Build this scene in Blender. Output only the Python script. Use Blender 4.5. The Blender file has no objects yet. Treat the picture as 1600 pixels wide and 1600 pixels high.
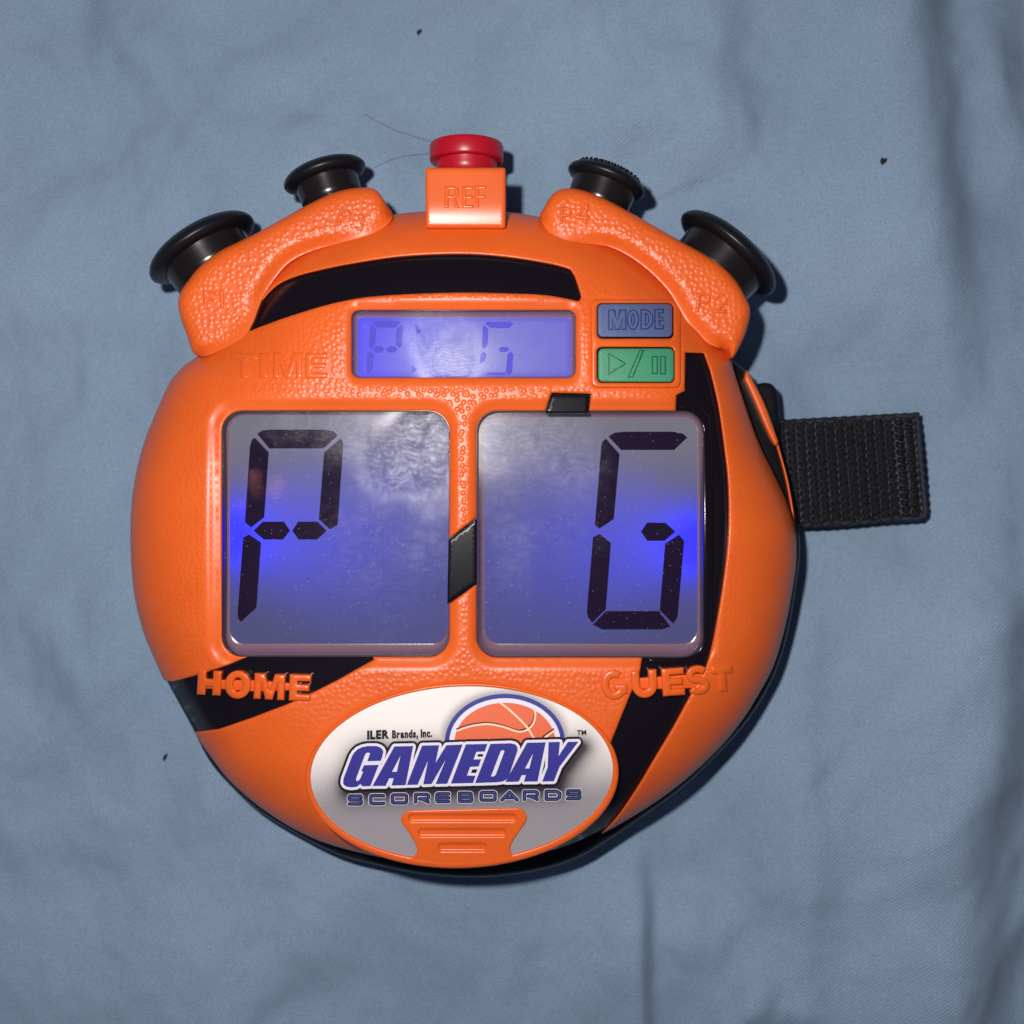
import bpy, math, random
import numpy as np
from mathutils import Vector, Matrix
from mathutils.geometry import delaunay_2d_cdt

random.seed(7); np.random.seed(7)
sc = bpy.context.scene
S = 0.000125            # metres per unit used below (1 unit = 1/8 mm)
H = 1900.0              # height of the phone camera over the bed sheet, same unit

# ------------------------------------------------------------------ camera
cam_d = bpy.data.cameras.new('phone_camera'); cam = bpy.data.objects.new('phone_camera', cam_d)
sc.collection.objects.link(cam); sc.camera = cam
cam.location = (0, 0, H * S); cam.rotation_euler = (0, 0, 0)
cam_d.sensor_width = 36; cam_d.lens = 18.0 / (800.0 / H)
cam_d.clip_start = 0.01; cam_d.clip_end = 50
cam_d.dof.use_dof = True; cam_d.dof.focus_distance = (H - 205) * S; cam_d.dof.aperture_fstop = 15.0

# ------------------------------------------------------------------ room darkness + phone flash
w = bpy.data.worlds.new('World'); sc.world = w; w.use_nodes = True
w.node_tree.nodes['Background'].inputs[0].default_value = (0.55, 0.62, 1.0, 1)
w.node_tree.nodes['Background'].inputs[1].default_value = 0.09
fl = bpy.data.lights.new('phone_flash', 'POINT'); flo = bpy.data.objects.new('phone_flash', fl)
sc.collection.objects.link(flo)
fl.energy = 2.3; fl.color = (1.0, 0.95, 0.93); fl.shadow_soft_size = 0.0042
flo.location = (-215 * S, 225 * S, (H - 30) * S)
sc.view_settings.view_transform = 'Standard'; sc.view_settings.look = 'None'
sc.view_settings.exposure = 0.0; sc.view_settings.gamma = 1.0
sc.cycles.sample_clamp_indirect = 4.0
try: sc.cycles.use_denoising = True
except Exception: pass

# ------------------------------------------------------------------ helpers
def W(px, py, z):
    k = (H - z) / H
    return np.stack([(np.asarray(px, float) - 800) * k * S, (800 - np.asarray(py, float)) * k * S,
                     np.asarray(z, float) * S * np.ones_like(np.asarray(px, float))], -1)

def link(name, verts, faces, mat, parent=None, smooth=True, loc=None):
    me = bpy.data.meshes.new(name)
    me.from_pydata([tuple(v) for v in verts], [], [tuple(int(i) for i in f) for f in faces])
    if mat is not None: me.materials.append(mat)
    if smooth: me.polygons.foreach_set('use_smooth', [True] * len(me.polygons))
    me.update()
    o = bpy.data.objects.new(name, me); sc.collection.objects.link(o)
    if parent is not None: o.parent = parent
    return o

def set_attr(o, name, vals):
    a = o.data.attributes.new(name, 'FLOAT', 'POINT'); a.data.foreach_set('value', np.asarray(vals, np.float32))

def set_col(o, name, cols):
    a = o.data.attributes.new(name, 'FLOAT_COLOR', 'POINT')
    c = np.ones((len(cols), 4), np.float32); c[:, :3] = cols
    a.data.foreach_set('color', c.ravel())

def tr(pts, ox, oy, s):
    return [(ox + x * s, oy + y * s) for x, y in pts]

def catmull(pts, n=6, closed=True):
    P = [np.array(p, float) for p in pts]; N = len(P); out = []
    rng = range(N) if closed else range(N - 1)
    for i in rng:
        if closed: a, b, c, d = P[i - 1], P[i], P[(i + 1) % N], P[(i + 2) % N]
        else: a, b, c, d = P[max(i - 1, 0)], P[i], P[i + 1], P[min(i + 2, N - 1)]
        for k in range(n):
            t = k / n
            out.append(tuple(0.5 * (2 * b + (c - a) * t + (2 * a - 5 * b + 4 * c - d) * t * t + (3 * b - a - 3 * c + d) * t ** 3)))
    if not closed: out.append(tuple(P[-1]))
    return out

def rrect(x0, y0, x1, y1, r, n=6):
    out = []
    for cx, cy, a0 in ((x1 - r, y0 + r, -90), (x1 - r, y1 - r, 0), (x0 + r, y1 - r, 90), (x0 + r, y0 + r, 180)):
        for k in range(n + 1):
            a = math.radians(a0 + 90 * k / n); out.append((cx + r * math.cos(a), cy + r * math.sin(a)))
    return out

def ellipse(cx, cy, rx, ry, rot=0, n=90):
    out = []; c, s = math.cos(math.radians(rot)), math.sin(math.radians(rot))
    for k in range(n):
        a = 2 * math.pi * k / n; x, y = rx * math.cos(a), ry * math.sin(a)
        out.append((cx + x * c - y * s, cy + x * s + y * c))
    return out

def resample(poly, step, closed=True):
    out = []; N = len(poly)
    for i in range(N if closed else N - 1):
        a, b = np.array(poly[i], float), np.array(poly[(i + 1) % N], float)
        L = np.linalg.norm(b - a)
        if L < 1e-6: continue
        m = max(1, int(math.ceil(L / step)))
        for k in range(m): out.append(tuple(a + (b - a) * k / m))
    if not closed: out.append(tuple(poly[-1]))
    return out

def segs_of(polys):
    A, B = [], []
    for p in polys:
        p = np.array(p, float); A.append(p); B.append(np.roll(p, -1, axis=0))
    return np.concatenate(A), np.concatenate(B)

def dist_segs(P, A, B):
    P = np.asarray(P, float); out = np.empty(len(P)); D = B - A; L2 = (D ** 2).sum(1) + 1e-12
    for i in range(0, len(P), 4000):
        q = P[i:i + 4000]
        t = ((q[:, None, :] - A[None]) * D[None]).sum(-1) / L2[None]
        t = np.clip(t, 0, 1)
        d = q[:, None, :] - (A[None] + t[..., None] * D[None])
        out[i:i + 4000] = np.sqrt((d ** 2).sum(-1).min(1))
    return out

def inside(P, poly):
    P = np.asarray(P, float); poly = np.array(poly, float); res = np.zeros(len(P), bool)
    a = poly; b = np.roll(poly, -1, axis=0)
    for (x0, y0), (x1, y1) in zip(a, b):
        if y0 == y1: continue
        c = ((y0 > P[:, 1]) != (y1 > P[:, 1]))
        xi = (x1 - x0) * (P[:, 1] - y0) / (y1 - y0) + x0
        res ^= c & (P[:, 0] < xi)
    return res

def sdf(P, poly):
    A, B = segs_of([poly]); d = dist_segs(P, A, B)
    return np.where(inside(P, poly), -d, d)

def triangulate(add, sub, step, rings=(), fine=None):
    """planar triangulation of union(add) minus union(sub); returns pts (N,2), tris, distance to edge"""
    polys = [resample(p, step * 0.8) for p in list(add) + list(sub)]
    A, B = segs_of(polys)
    verts, edges = [], []
    for p in polys:
        b = len(verts); verts += [tuple(q) for q in p]; n = len(p)
        edges += [(b + i, b + (i + 1) % n) for i in range(n)]
    allp = np.array([q for p in add for q in p]); x0, y0 = allp.min(0); x1, y1 = allp.max(0)
    cand = []
    ys = np.arange(y0, y1 + step, step * 0.87)
    for j, y in enumerate(ys):
        xs = np.arange(x0 + (step / 2 if j % 2 else 0), x1 + step, step)
        cand.append(np.stack([xs, np.full_like(xs, y)], -1))
    cand = np.concatenate(cand); 
    cand = cand + (np.random.rand(*cand.shape) - .5) * step * .12
    def isin(P):
        m = np.zeros(len(P), bool)
        for p in add: m |= inside(P, p)
        for p in sub: m &= ~inside(P, p)
        return m
    cand = cand[isin(cand)]
    def depth(P):
        if len(add) == 1: return dist_segs(P, A, B)
        da = np.max([-sdf(P, p) for p in add], axis=0)
        for p in sub: da = np.minimum(da, np.abs(sdf(P, p)))
        return np.maximum(da, 0)
    d = depth(cand)
    rmax = max(rings) if rings else 0
    cand = cand[d > rmax + step * .45]
    ringpts = []
    for r in rings:
        for p in polys:
            q = np.array(p); nx = np.roll(q, -1, 0) - np.roll(q, 1, 0)
            nx /= (np.linalg.norm(nx, axis=1)[:, None] + 1e-9); nn = np.stack([-nx[:, 1], nx[:, 0]], -1)
            for sgn in (-1, 1): ringpts.append((q + sgn * nn * r, r))
    for q, r in ringpts:
        m = isin(q)
        q = q[m]
        if len(q):
            dd = depth(q); q = q[np.abs(dd - r) < .12 * r]
            cand = np.concatenate([cand, q])
    verts += [tuple(q) for q in cand]
    v, e, f, *_ = delaunay_2d_cdt([Vector(q) for q in verts], edges, [], 0, 1e-4)
    v = np.array([(q[0], q[1]) for q in v]); f = np.array([t for t in f if len(t) == 3])
    cen = v[f].mean(1); keep = isin(cen)
    ar = np.abs((v[f[:, 1], 0] - v[f[:, 0], 0]) * (v[f[:, 2], 1] - v[f[:, 0], 1]) - (v[f[:, 2], 0] - v[f[:, 0], 0]) * (v[f[:, 1], 1] - v[f[:, 0], 1]))
    keep &= ar > 1e-5
    f = f[keep]
    # face up: image y points down, so a clockwise image triangle faces up
    a, b, c = v[f[:, 0]], v[f[:, 1]], v[f[:, 2]]
    cr = (b[:, 0] - a[:, 0]) * (c[:, 1] - a[:, 1]) - (b[:, 1] - a[:, 1]) * (c[:, 0] - a[:, 0])
    f[cr > 0] = f[cr > 0][:, ::-1]
    used = np.unique(f); mp = -np.ones(len(v), int); mp[used] = np.arange(len(used))
    v = v[used]; f = mp[f]
    return v, f, depth(v)

def with_skirt(V, f, depth, zmin=None, flare=0.0):
    """add walls going straight down from the open boundary"""
    cnt = {}
    for t in f:
        for i in range(3):
            a, b = int(t[i]), int(t[(i + 1) % 3])
            cnt[(a, b)] = cnt.get((a, b), 0) + 1
    bd = [(a, b) for (a, b) in cnt if (b, a) not in cnt]
    V = list(V); F = [tuple(t) for t in f]; top, low = {}, {}
    def g(i):
        if i not in top:
            p = V[i]; top[i] = len(V); V.append(np.array(p))
            z = p[2] - depth * S
            if zmin is not None: z = max(z, zmin * S)
            low[i] = len(V); V.append(np.array([p[0], p[1], z]))
        return top[i], low[i]
    for a, b in bd:
        ta, la = g(a); tb, lb = g(b)
        F.append((tb, ta, la, lb))
    return np.array(V), F

def rnd(d, r):
    """drop of a rounded edge of radius r at distance d from the edge"""
    t = np.clip(d, 0, r); return r - np.sqrt(np.maximum(r * r - (r - t) ** 2, 0))

def panel(name, add, sub, zf, mat, parent, step=6, r=3, skirt=20, zmin=None, attr=None, rings=None, colf=None, zadd=None, flat=False):
    if rings is None: rings = [r * .12, r * .4, r] if r > 0 else []
    v, f, d = triangulate(add, sub, step, rings)
    z = zf(v) - (rnd(d, r) if r > 0 else 0)
    if zadd is not None: z = z + zadd(v, d)
    V = W(v[:, 0], v[:, 1], z)
    n0 = len(V); src = np.arange(n0)
    F = f
    if skirt:
        V, F = with_skirt(V, f, skirt, zmin)
    o = link(name, V, F, mat, parent, smooth=not flat)
    if attr:
        for an, fn in attr.items():
            a = np.zeros(len(V)); a[:n0] = fn(v, d); set_attr(o, an, a)
    if colf is not None:
        c = np.zeros((len(V), 3)); c[:n0] = colf(v, d); set_col(o, 'ink_and_glow', c)
    return o

def sm(x, a, b):
    t = np.clip((x - a) / (b - a), 0, 1); return t * t * (3 - 2 * t)

def lathe(name, centre, axis, prof, mat, parent, n=64, bumps=None):
    """prof: list of (s along axis, radius) in units; centre world metres"""
    ax = Vector(axis).normalized(); up = Vector((0, 0, 1)); side = ax.cross(up).normalized(); up = side.cross(ax)
    V, F = [], []; c = Vector(centre)
    for s, r in prof:
        for k in range(n):
            a = 2 * math.pi * k / n
            V.append(c + ax * (s * S) + (side * math.cos(a) + up * math.sin(a)) * (max(r, 0.01) * S))
    for i in range(len(prof) - 1):
        for k in range(n):
            k2 = (k + 1) % n
            F.append((i * n + k, i * n + k2, (i + 1) * n + k2, (i + 1) * n + k))
    o = link(name, V, F, mat, parent)
    return o

# ------------------------------------------------------------------ materials
def new_mat(name):
    m = bpy.data.materials.new(name); m.use_nodes = True; nt = m.node_tree
    return m, nt, nt.nodes['Principled BSDF']

def N(nt, typ, **kw):
    n = nt.nodes.new(typ)
    for k, v in kw.items():
        if k.startswith('i_'):
            key = k[2:]; key = int(key) if key.isdigit() else key.replace('_', ' ')
            n.inputs[key].default_value = v
        else: setattr(n, k, v)
    return n

def simple(name, col, rough, spec=.5, noise=0.0, nscale=3000, coat=0.0, colvar=0.0):
    m, nt, p = new_mat(name)
    p.inputs['Base Color'].default_value = (*col, 1); p.inputs['Roughness'].default_value = rough
    p.inputs['Specular IOR Level'].default_value = spec; p.inputs['Coat Weight'].default_value = coat
    tc = N(nt, 'ShaderNodeTexCoord')
    if noise:
        no = N(nt, 'ShaderNodeTexNoise', i_Scale=nscale, i_Detail=3.0)
        nt.links.new(tc.outputs['Object'], no.inputs['Vector'])
        b = N(nt, 'ShaderNodeBump', i_Strength=noise, i_Distance=0.00008)
        nt.links.new(no.outputs['Fac'], b.inputs['Height']); nt.links.new(b.outputs['Normal'], p.inputs['Normal'])
    if colvar:
        n2 = N(nt, 'ShaderNodeTexNoise', i_Scale=260.0, i_Detail=4.0)
        nt.links.new(tc.outputs['Object'], n2.inputs['Vector'])
        mx = N(nt, 'ShaderNodeMixRGB', blend_type='MULTIPLY'); mx.inputs[0].default_value = colvar
        mx.inputs[1].default_value = (*col, 1); nt.links.new(n2.outputs['Fac'], mx.inputs[2])
        nt.links.new(mx.outputs[0], p.inputs['Base Color'])
    return m

def orange_mat(name, pebble=True, rough=.36):
    m, nt, p = new_mat(name)
    tc = N(nt, 'ShaderNodeTexCoord')
    n2 = N(nt, 'ShaderNodeTexNoise', i_Scale=90.0, i_Detail=3.0); nt.links.new(tc.outputs['Object'], n2.inputs['Vector'])
    cr = N(nt, 'ShaderNodeValToRGB')
    cr.color_ramp.elements[0].position = .3; cr.color_ramp.elements[0].color = (.67, .104, .014, 1)
    cr.color_ramp.elements[1].position = .7; cr.color_ramp.elements[1].color = (.74, .120, .017, 1)
    nt.links.new(n2.outputs['Fac'], cr.inputs[0]); nt.links.new(cr.outputs[0], p.inputs['Base Color'])
    p.inputs['Roughness'].default_value = rough
    p.inputs['Specular IOR Level'].default_value = .36
    p.inputs['Subsurface Weight'].default_value = .08; p.inputs['Subsurface Radius'].default_value = (1, .3, .1)
    p.inputs['Subsurface Scale'].default_value = .0006
    fine = N(nt, 'ShaderNodeTexNoise', i_Scale=3800.0, i_Detail=2.0); nt.links.new(tc.outputs['Object'], fine.inputs['Vector'])
    b0 = N(nt, 'ShaderNodeBump', i_Strength=.16, i_Distance=0.00006); nt.links.new(fine.outputs['Fac'], b0.inputs['Height'])
    last = b0
    if pebble:
        at = N(nt, 'ShaderNodeAttribute', attribute_name='pebble')
        vo = N(nt, 'ShaderNodeTexVoronoi', feature='F1', voronoi_dimensions='2D', i_Scale=1020.0)
        vo.inputs['Randomness'].default_value = .8
        nt.links.new(tc.outputs['Object'], vo.inputs['Vector'])
        mr = N(nt, 'ShaderNodeMapRange', interpolation_type='SMOOTHSTEP'); nt.links.new(vo.outputs['Distance'], mr.inputs['Value'])
        mr.inputs['From Min'].default_value = .1; mr.inputs['From Max'].default_value = .56
        mr.inputs['To Min'].default_value = 1; mr.inputs['To Max'].default_value = 0
        b = N(nt, 'ShaderNodeBump', i_Distance=0.00016)
        nt.links.new(mr.outputs[0], b.inputs['Height']); nt.links.new(at.outputs['Fac'], b.inputs['Strength'])
        nt.links.new(b0.outputs['Normal'], b.inputs['Normal']); last = b
    nt.links.new(last.outputs['Normal'], p.inputs['Normal'])
    return m

M_or = orange_mat('orange_pebbled_plastic')
M_os = orange_mat('orange_smooth_plastic', False, .3)
M_bk = simple('black_gloss_plastic', (.006, .004, .007), .16, .35, .03, 900)
M_bs = simple('black_satin_plastic', (.006, .006, .008), .30, .22, .08, 2500)
M_bc = simple('black_button_plastic', (.009, .006, .006), .24, .5, .05, 1500)
M_seam = simple('black_seam_plastic', (.006, .006, .009), .24, .10, .03, 900)
M_cap = simple('black_cap_plastic', (.006, .007, .010), .38, .3, .06, 1500)
M_red = simple('red_plastic', (.40, .006, .018), .33, .4, .08, 1500, 0.0)
M_blue = simple('blue_rubber', (.10, .14, .29), .5, .4, .9, 3200, colvar=.25)
M_green = simple('green_rubber', (.052, .29, .155), .5, .4, .9, 3200, colvar=.25)
M_blued = simple('blue_rubber_mark', (.018, .03, .13), .5, .4, .3, 3200)
M_greend = simple('green_rubber_mark', (.012, .095, .05), .5, .4, .3, 3200)
M_well = simple('clear_window_wall', (.19, .11, .14), .17, .7, .05, 700, .5)
M_seg = simple('liquid_crystal_segment', (.012, .006, .022), .4, 0.0)
M_seg2 = simple('faint_liquid_crystal_segment', (.06, .06, .30), .35, .4)

def lcd_mat(name, base, estr):
    m, nt, p = new_mat(name)
    p.inputs['Base Color'].default_value = (*base, 1); p.inputs['Roughness'].default_value = .5; p.inputs['Specular IOR Level'].default_value = 0.0
    at = N(nt, 'ShaderNodeAttribute', attribute_name='ink_and_glow')
    tc = N(nt, 'ShaderNodeTexCoord'); no = N(nt, 'ShaderNodeTexNoise', i_Scale=5000.0, i_Detail=1.0)
    nt.links.new(tc.outputs['Object'], no.inputs['Vector'])
    b = N(nt, 'ShaderNodeBump', i_Strength=.25, i_Distance=0.00005); nt.links.new(no.outputs['Fac'], b.inputs['Height'])
    nt.links.new(b.outputs['Normal'], p.inputs['Normal'])
    nt.links.new(at.outputs['Color'], p.inputs['Emission Color']); p.inputs['Emission Strength'].default_value = estr
    return m
M_lcd = lcd_mat('backlit_display_panel', (.050, .048, .068), 1.0)

def seg_glow_mat():
    # segments let a little of the backlight of the small display through
    m, nt, p = new_mat('thin_liquid_crystal_segment')
    p.inputs['Base Color'].default_value = (.03, .025, .06, 1); p.inputs['Roughness'].default_value = .4; p.inputs['Specular IOR Level'].default_value = 0.0
    p.inputs['Emission Color'].default_value = (.075, .065, .60, 1); p.inputs['Emission Strength'].default_value = 1
    return m
M_segt = seg_glow_mat()

def lens_mat():
    m, nt, p = new_mat('smudged_clear_plastic'); nt.nodes.remove(p)
    out = nt.nodes['Material Output']
    tc = N(nt, 'ShaderNodeTexCoord')
    at = N(nt, 'ShaderNodeAttribute', attribute_name='smudge')
    no = N(nt, 'ShaderNodeTexNoise', i_Scale=300.0, i_Detail=10.0, i_Roughness=.78, i_Distortion=.9)
    nt.links.new(tc.outputs['Object'], no.inputs['Vector'])
    mr = N(nt, 'ShaderNodeMapRange'); nt.links.new(no.outputs['Fac'], mr.inputs['Value'])
    mr.inputs['From Min'].default_value = .41; mr.inputs['From Max'].default_value = .74
    wv = N(nt, 'ShaderNodeTexWave', wave_type='RINGS', i_Scale=760.0, i_Distortion=14.0, i_Detail=2.0)
    wv.inputs['Detail Scale'].default_value = .35
    nt.links.new(tc.outputs['Object'], wv.inputs['Vector'])
    sp = N(nt, 'ShaderNodeTexVoronoi', i_Scale=900.0, voronoi_dimensions='2D'); nt.links.new(tc.outputs['Object'], sp.inputs['Vector'])
    spr = N(nt, 'ShaderNodeMapRange'); nt.links.new(sp.outputs['Distance'], spr.inputs['Value'])
    spr.inputs['From Min'].default_value = .04; spr.inputs['From Max'].default_value = .11
    spr.inputs['To Min'].default_value = 1.0; spr.inputs['To Max'].default_value = 0
    gt = N(nt, 'ShaderNodeTexNoise', i_Scale=900.0, i_Detail=1.0); nt.links.new(tc.outputs['Object'], gt.inputs['Vector'])
    gr = N(nt, 'ShaderNodeMapRange'); nt.links.new(gt.outputs['Fac'], gr.inputs['Value'])
    gr.inputs['From Min'].default_value = .56; gr.inputs['From Max'].default_value = .66
    spm = N(nt, 'ShaderNodeMath', operation='MULTIPLY'); nt.links.new(spr.outputs[0], spm.inputs[0]); nt.links.new(gr.outputs[0], spm.inputs[1])
    def mul(a, b):
        x = N(nt, 'ShaderNodeMath', operation='MULTIPLY'); nt.links.new(a, x.inputs[0])
        if isinstance(b, float): x.inputs[1].default_value = b
        else: nt.links.new(b, x.inputs[1])
        return x.outputs[0]
    def add(a, b):
        x = N(nt, 'ShaderNodeMath', operation='ADD', use_clamp=True); nt.links.new(a, x.inputs[0])
        if isinstance(b, float): x.inputs[1].default_value = b
        else: nt.links.new(b, x.inputs[1])
        return x.outputs[0]
    wr = add(mul(wv.outputs['Fac'], .5), .5)
    sm_ = mul(mul(mr.outputs[0], wr), at.outputs['Fac'])
    tr_ = N(nt, 'ShaderNodeBsdfTransparent')
    gl = N(nt, 'ShaderNodeBsdfGlossy', i_Roughness=.03); 
    nt.links.new(add(mul(at.outputs['Fac'], .35), .02), gl.inputs['Roughness'])
    fr = N(nt, 'ShaderNodeFresnel', i_IOR=1.45)
    m1 = N(nt, 'ShaderNodeMixShader'); nt.links.new(mul(fr.outputs[0], add(mul(at.outputs['Fac'], -1.35), .95)), m1.inputs[0])
    nt.links.new(tr_.outputs[0], m1.inputs[1]); nt.links.new(gl.outputs[0], m1.inputs[2])
    g2 = N(nt, 'ShaderNodeBsdfGlossy', i_Roughness=.34); g2.inputs['Color'].default_value = (.9, .9, .9, 1)
    m2 = N(nt, 'ShaderNodeMixShader'); nt.links.new(add(mul(sm_, .034), .0010), m2.inputs[0])
    nt.links.new(m1.outputs[0], m2.inputs[1]); nt.links.new(g2.outputs[0], m2.inputs[2])
    df = N(nt, 'ShaderNodeBsdfDiffuse'); df.inputs['Color'].default_value = (.75, .75, .75, 1)
    m3 = N(nt, 'ShaderNodeMixShader'); nt.links.new(add(mul(sm_, .05), mul(spm.outputs[0], .2)), m3.inputs[0])
    nt.links.new(m2.outputs[0], m3.inputs[1]); nt.links.new(df.outputs[0], m3.inputs[2])
    nt.links.new(m3.outputs[0], out.inputs['Surface'])
    return m
M_lens = lens_mat()

def ink_mat():
    m, nt, p = new_mat('printed_badge_ink')
    at = N(nt, 'ShaderNodeAttribute', attribute_name='ink_and_glow')
    tc = N(nt, 'ShaderNodeTexCoord'); no = N(nt, 'ShaderNodeTexNoise', i_Scale=6500.0, i_Detail=1.0)
    nt.links.new(tc.outputs['Object'], no.inputs['Vector'])
    mx = N(nt, 'ShaderNodeMixRGB', blend_type='SOFT_LIGHT'); mx.inputs[0].default_value = .22
    nt.links.new(at.outputs['Color'], mx.inputs[1]); nt.links.new(no.outputs['Fac'], mx.inputs[2])
    nt.links.new(mx.outputs[0], p.inputs['Base Color']); p.inputs['Roughness'].default_value = .42
    p.inputs['Specular IOR Level'].default_value = .3
    return m
M_ink = ink_mat()
def flat(name, c, r=.42): return simple(name, c, r, .3, .0)
I_white = flat('white_ink', (.72, .68, .74)); I_black = flat('black_ink', (.010, .007, .014)); I_blue = flat('royal_blue_ink', (.038, .036, .25))
I_navy = flat('navy_ink', (.010, .012, .055)); I_lblue = flat('slate_blue_ink', (.055, .07, .21)); I_ball = flat('basketball_ink', (.72, .14, .06))
I_cream = flat('cream_ink', (.85, .60, .42)); I_dark = flat('maroon_ink', (.12, .02, .02)); I_ring = flat('ring_blue_ink', (.042, .045, .26))

def fabric_mat():
    m, nt, p = new_mat('blue_cotton_sheet')
    tc = N(nt, 'ShaderNodeTexCoord')
    n1 = N(nt, 'ShaderNodeTexNoise', i_Scale=16.0, i_Detail=5.0, i_Roughness=.6); nt.links.new(tc.outputs['Object'], n1.inputs['Vector'])
    cr = N(nt, 'ShaderNodeValToRGB')
    cr.color_ramp.elements[0].position = .32; cr.color_ramp.elements[0].color = (.182, .260, .355, 1)
    cr.color_ramp.elements[1].position = .70; cr.color_ramp.elements[1].color = (.222, .308, .412, 1)
    nt.links.new(n1.outputs['Fac'], cr.inputs[0])
    n3 = N(nt, 'ShaderNodeTexNoise', i_Scale=2600.0, i_Detail=3.0, i_Roughness=.7); nt.links.new(tc.outputs['Object'], n3.inputs['Vector'])
    mx = N(nt, 'ShaderNodeMixRGB', blend_type='OVERLAY'); mx.inputs[0].default_value = .42
    nt.links.new(cr.outputs[0], mx.inputs[1]); nt.links.new(n3.outputs['Fac'], mx.inputs[2])
    nt.links.new(mx.outputs[0], p.inputs['Base Color'])
    p.inputs['Roughness'].default_value = .85; p.inputs['Specular IOR Level'].default_value = .15
    p.inputs['Sheen Weight'].default_value = .12; p.inputs['Sheen Roughness'].default_value = .5
    # twill weave
    mp = N(nt, 'ShaderNodeMapping'); mp.inputs['Rotation'].default_value = (0, 0, math.radians(52))
    nt.links.new(tc.outputs['Object'], mp.inputs['Vector'])
    wv = N(nt, 'ShaderNodeTexWave', i_Scale=520.0, i_Distortion=1.6, i_Detail=2.0); nt.links.new(mp.outputs[0], wv.inputs['Vector'])
    b1 = N(nt, 'ShaderNodeBump', i_Strength=.5, i_Distance=0.00010); nt.links.new(wv.outputs['Fac'], b1.inputs['Height'])
    n2 = N(nt, 'ShaderNodeTexNoise', i_Scale=420.0, i_Detail=6.0, i_Roughness=.65); nt.links.new(tc.outputs['Object'], n2.inputs['Vector'])
    b2 = N(nt, 'ShaderNodeBump', i_Strength=.5, i_Distance=0.00022); nt.links.new(n2.outputs['Fac'], b2.inputs['Height'])
    nt.links.new(b1.outputs['Normal'], b2.inputs['Normal']); nt.links.new(b2.outputs['Normal'], p.inputs['Normal'])
    return m
M_fab = fabric_mat()

# ------------------------------------------------------------------ bed sheet with its folds
def polyd(P, path):
    """distance and side of a polyline, plus parameter along it"""
    A = np.array(path[:-1], float); B = np.array(path[1:], float); D = B - A; L = np.linalg.norm(D, axis=1); L2 = L ** 2
    cum = np.concatenate([[0], np.cumsum(L)])
    best = np.full(len(P), 1e9); side = np.zeros(len(P)); par = np.zeros(len(P))
    for i in range(len(A)):
        t = np.clip(((P - A[i]) * D[i]).sum(1) / L2[i], 0, 1)
        d = P - (A[i] + t[:, None] * D[i]); r = np.sqrt((d ** 2).sum(1)); s = D[i][0] * d[:, 1] - D[i][1] * d[:, 0]
        m = r < best; best[m] = r[m]; side[m] = np.sign(s[m]); par[m] = (cum[i] + t[m] * L[i]) / cum[-1]
    return best * side, par

# (path, drop, width of the steep side, length of the gentle side, fade at start, fade at end)
FOLDS = [
    ([(1135, -200), (1140, 60), (1160, 150), (1205, 240), (1222, 330)], 24, 20, 150, 0, .35),
    ([(1190, 300), (1180, 420), (1178, 560)], 9, 16, 90, .3, .5),
    ([(1455, -300), (1462, 0), (1470, 150), (1480, 300), (1505, 470), (1515, 600), (1500, 760)], 40, 20, 190, 0, .4),
    ([(1560, -100), (1575, 80), (1600, 200), (1660, 350)], 26, 22, 70, 0, .3),
    ([(1300, 860), (1290, 1040), (1272, 1170), (1282, 1300), (1270, 1440), (1255, 1640)], 20, 16, 130, .3, .1),
    ([(1008, 1300), (1014, 1420), (1012, 1500), (1018, 1750)], 20, 6, 110, .35, 0),
    ([(1108, 1380), (1098, 1440), (1094, 1530)], 10, 11, 50, .4, .4),
    ([(1225, 1490), (1200, 1530), (1165, 1600), (1120, 1700)], 20, 14, 50, .3, 0),
    ([(1600, 760), (1585, 950), (1570, 1150), (1548, 1330), (1530, 1500), (1505, 1750)], 44, 26, 240, .25, 0),
    ([(1500, 1420), (1440, 1520), (1380, 1640)], 14, 26, 90, .3, 0),
    ([(60, 900), (100, 985), (130, 1050), (150, 1120)], 11, 10, 70, .4, .4),
    ([(-100, 560), (60, 520), (190, 500), (290, 470)], -18, 26, 150, 0, .4),
    ([(235, -60), (275, 60), (330, 170), (420, 270)], 14, 18, 70, 0, .5),
    ([(150, -60), (190, 20), (240, 90), (280, 200)], 12, 16, 50, 0, .5),
    ([(-60, 220), (80, 190), (200, 150)], -22, 34, 120, 0, .4),
    ([(390, -40), (450, 60), (520, 110)], 5, 22, 70, 0, .5),
    ([(180, 1340), (280, 1420), (350, 1500), (420, 1620)], 17, 28, 120, .4, 0),
    ([(-60, 1330), (120, 1350), (240, 1420)], -14, 34, 120, 0, .5),
    ([(900, 60), (960, 150), (1010, 240)], 12, 26, 90, .4, .4),
    ([(1380, 840), (1430, 900), (1440, 1000)], 7, 22, 60, .4, .4),
    ([(1340, 640), (1450, 860), (1500, 930)], -6, 24, 90, .4, .4),
    ([(620, 1400), (700, 1450), (900, 1460)], 5, 26, 90, .4, .4),
    ([(1190, 1180), (1230, 1130), (1300, 1020)], -7, 20, 90, .4, .4),
]
def vnoise(x, y, seed):
    r = np.random.RandomState(seed).rand(128, 128)
    xi, yi = np.floor(x).astype(int), np.floor(y).astype(int); fx, fy = x - xi, y - yi
    fx = fx ** 3 * (fx * (6 * fx - 15) + 10); fy = fy ** 3 * (fy * (6 * fy - 15) + 10)
    g = lambda a, b: r[a % 128, b % 128]
    return (g(xi, yi) * (1 - fx) + g(xi + 1, yi) * fx) * (1 - fy) + (g(xi, yi + 1) * (1 - fx) + g(xi + 1, yi + 1) * fx) * fy - .5
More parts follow.
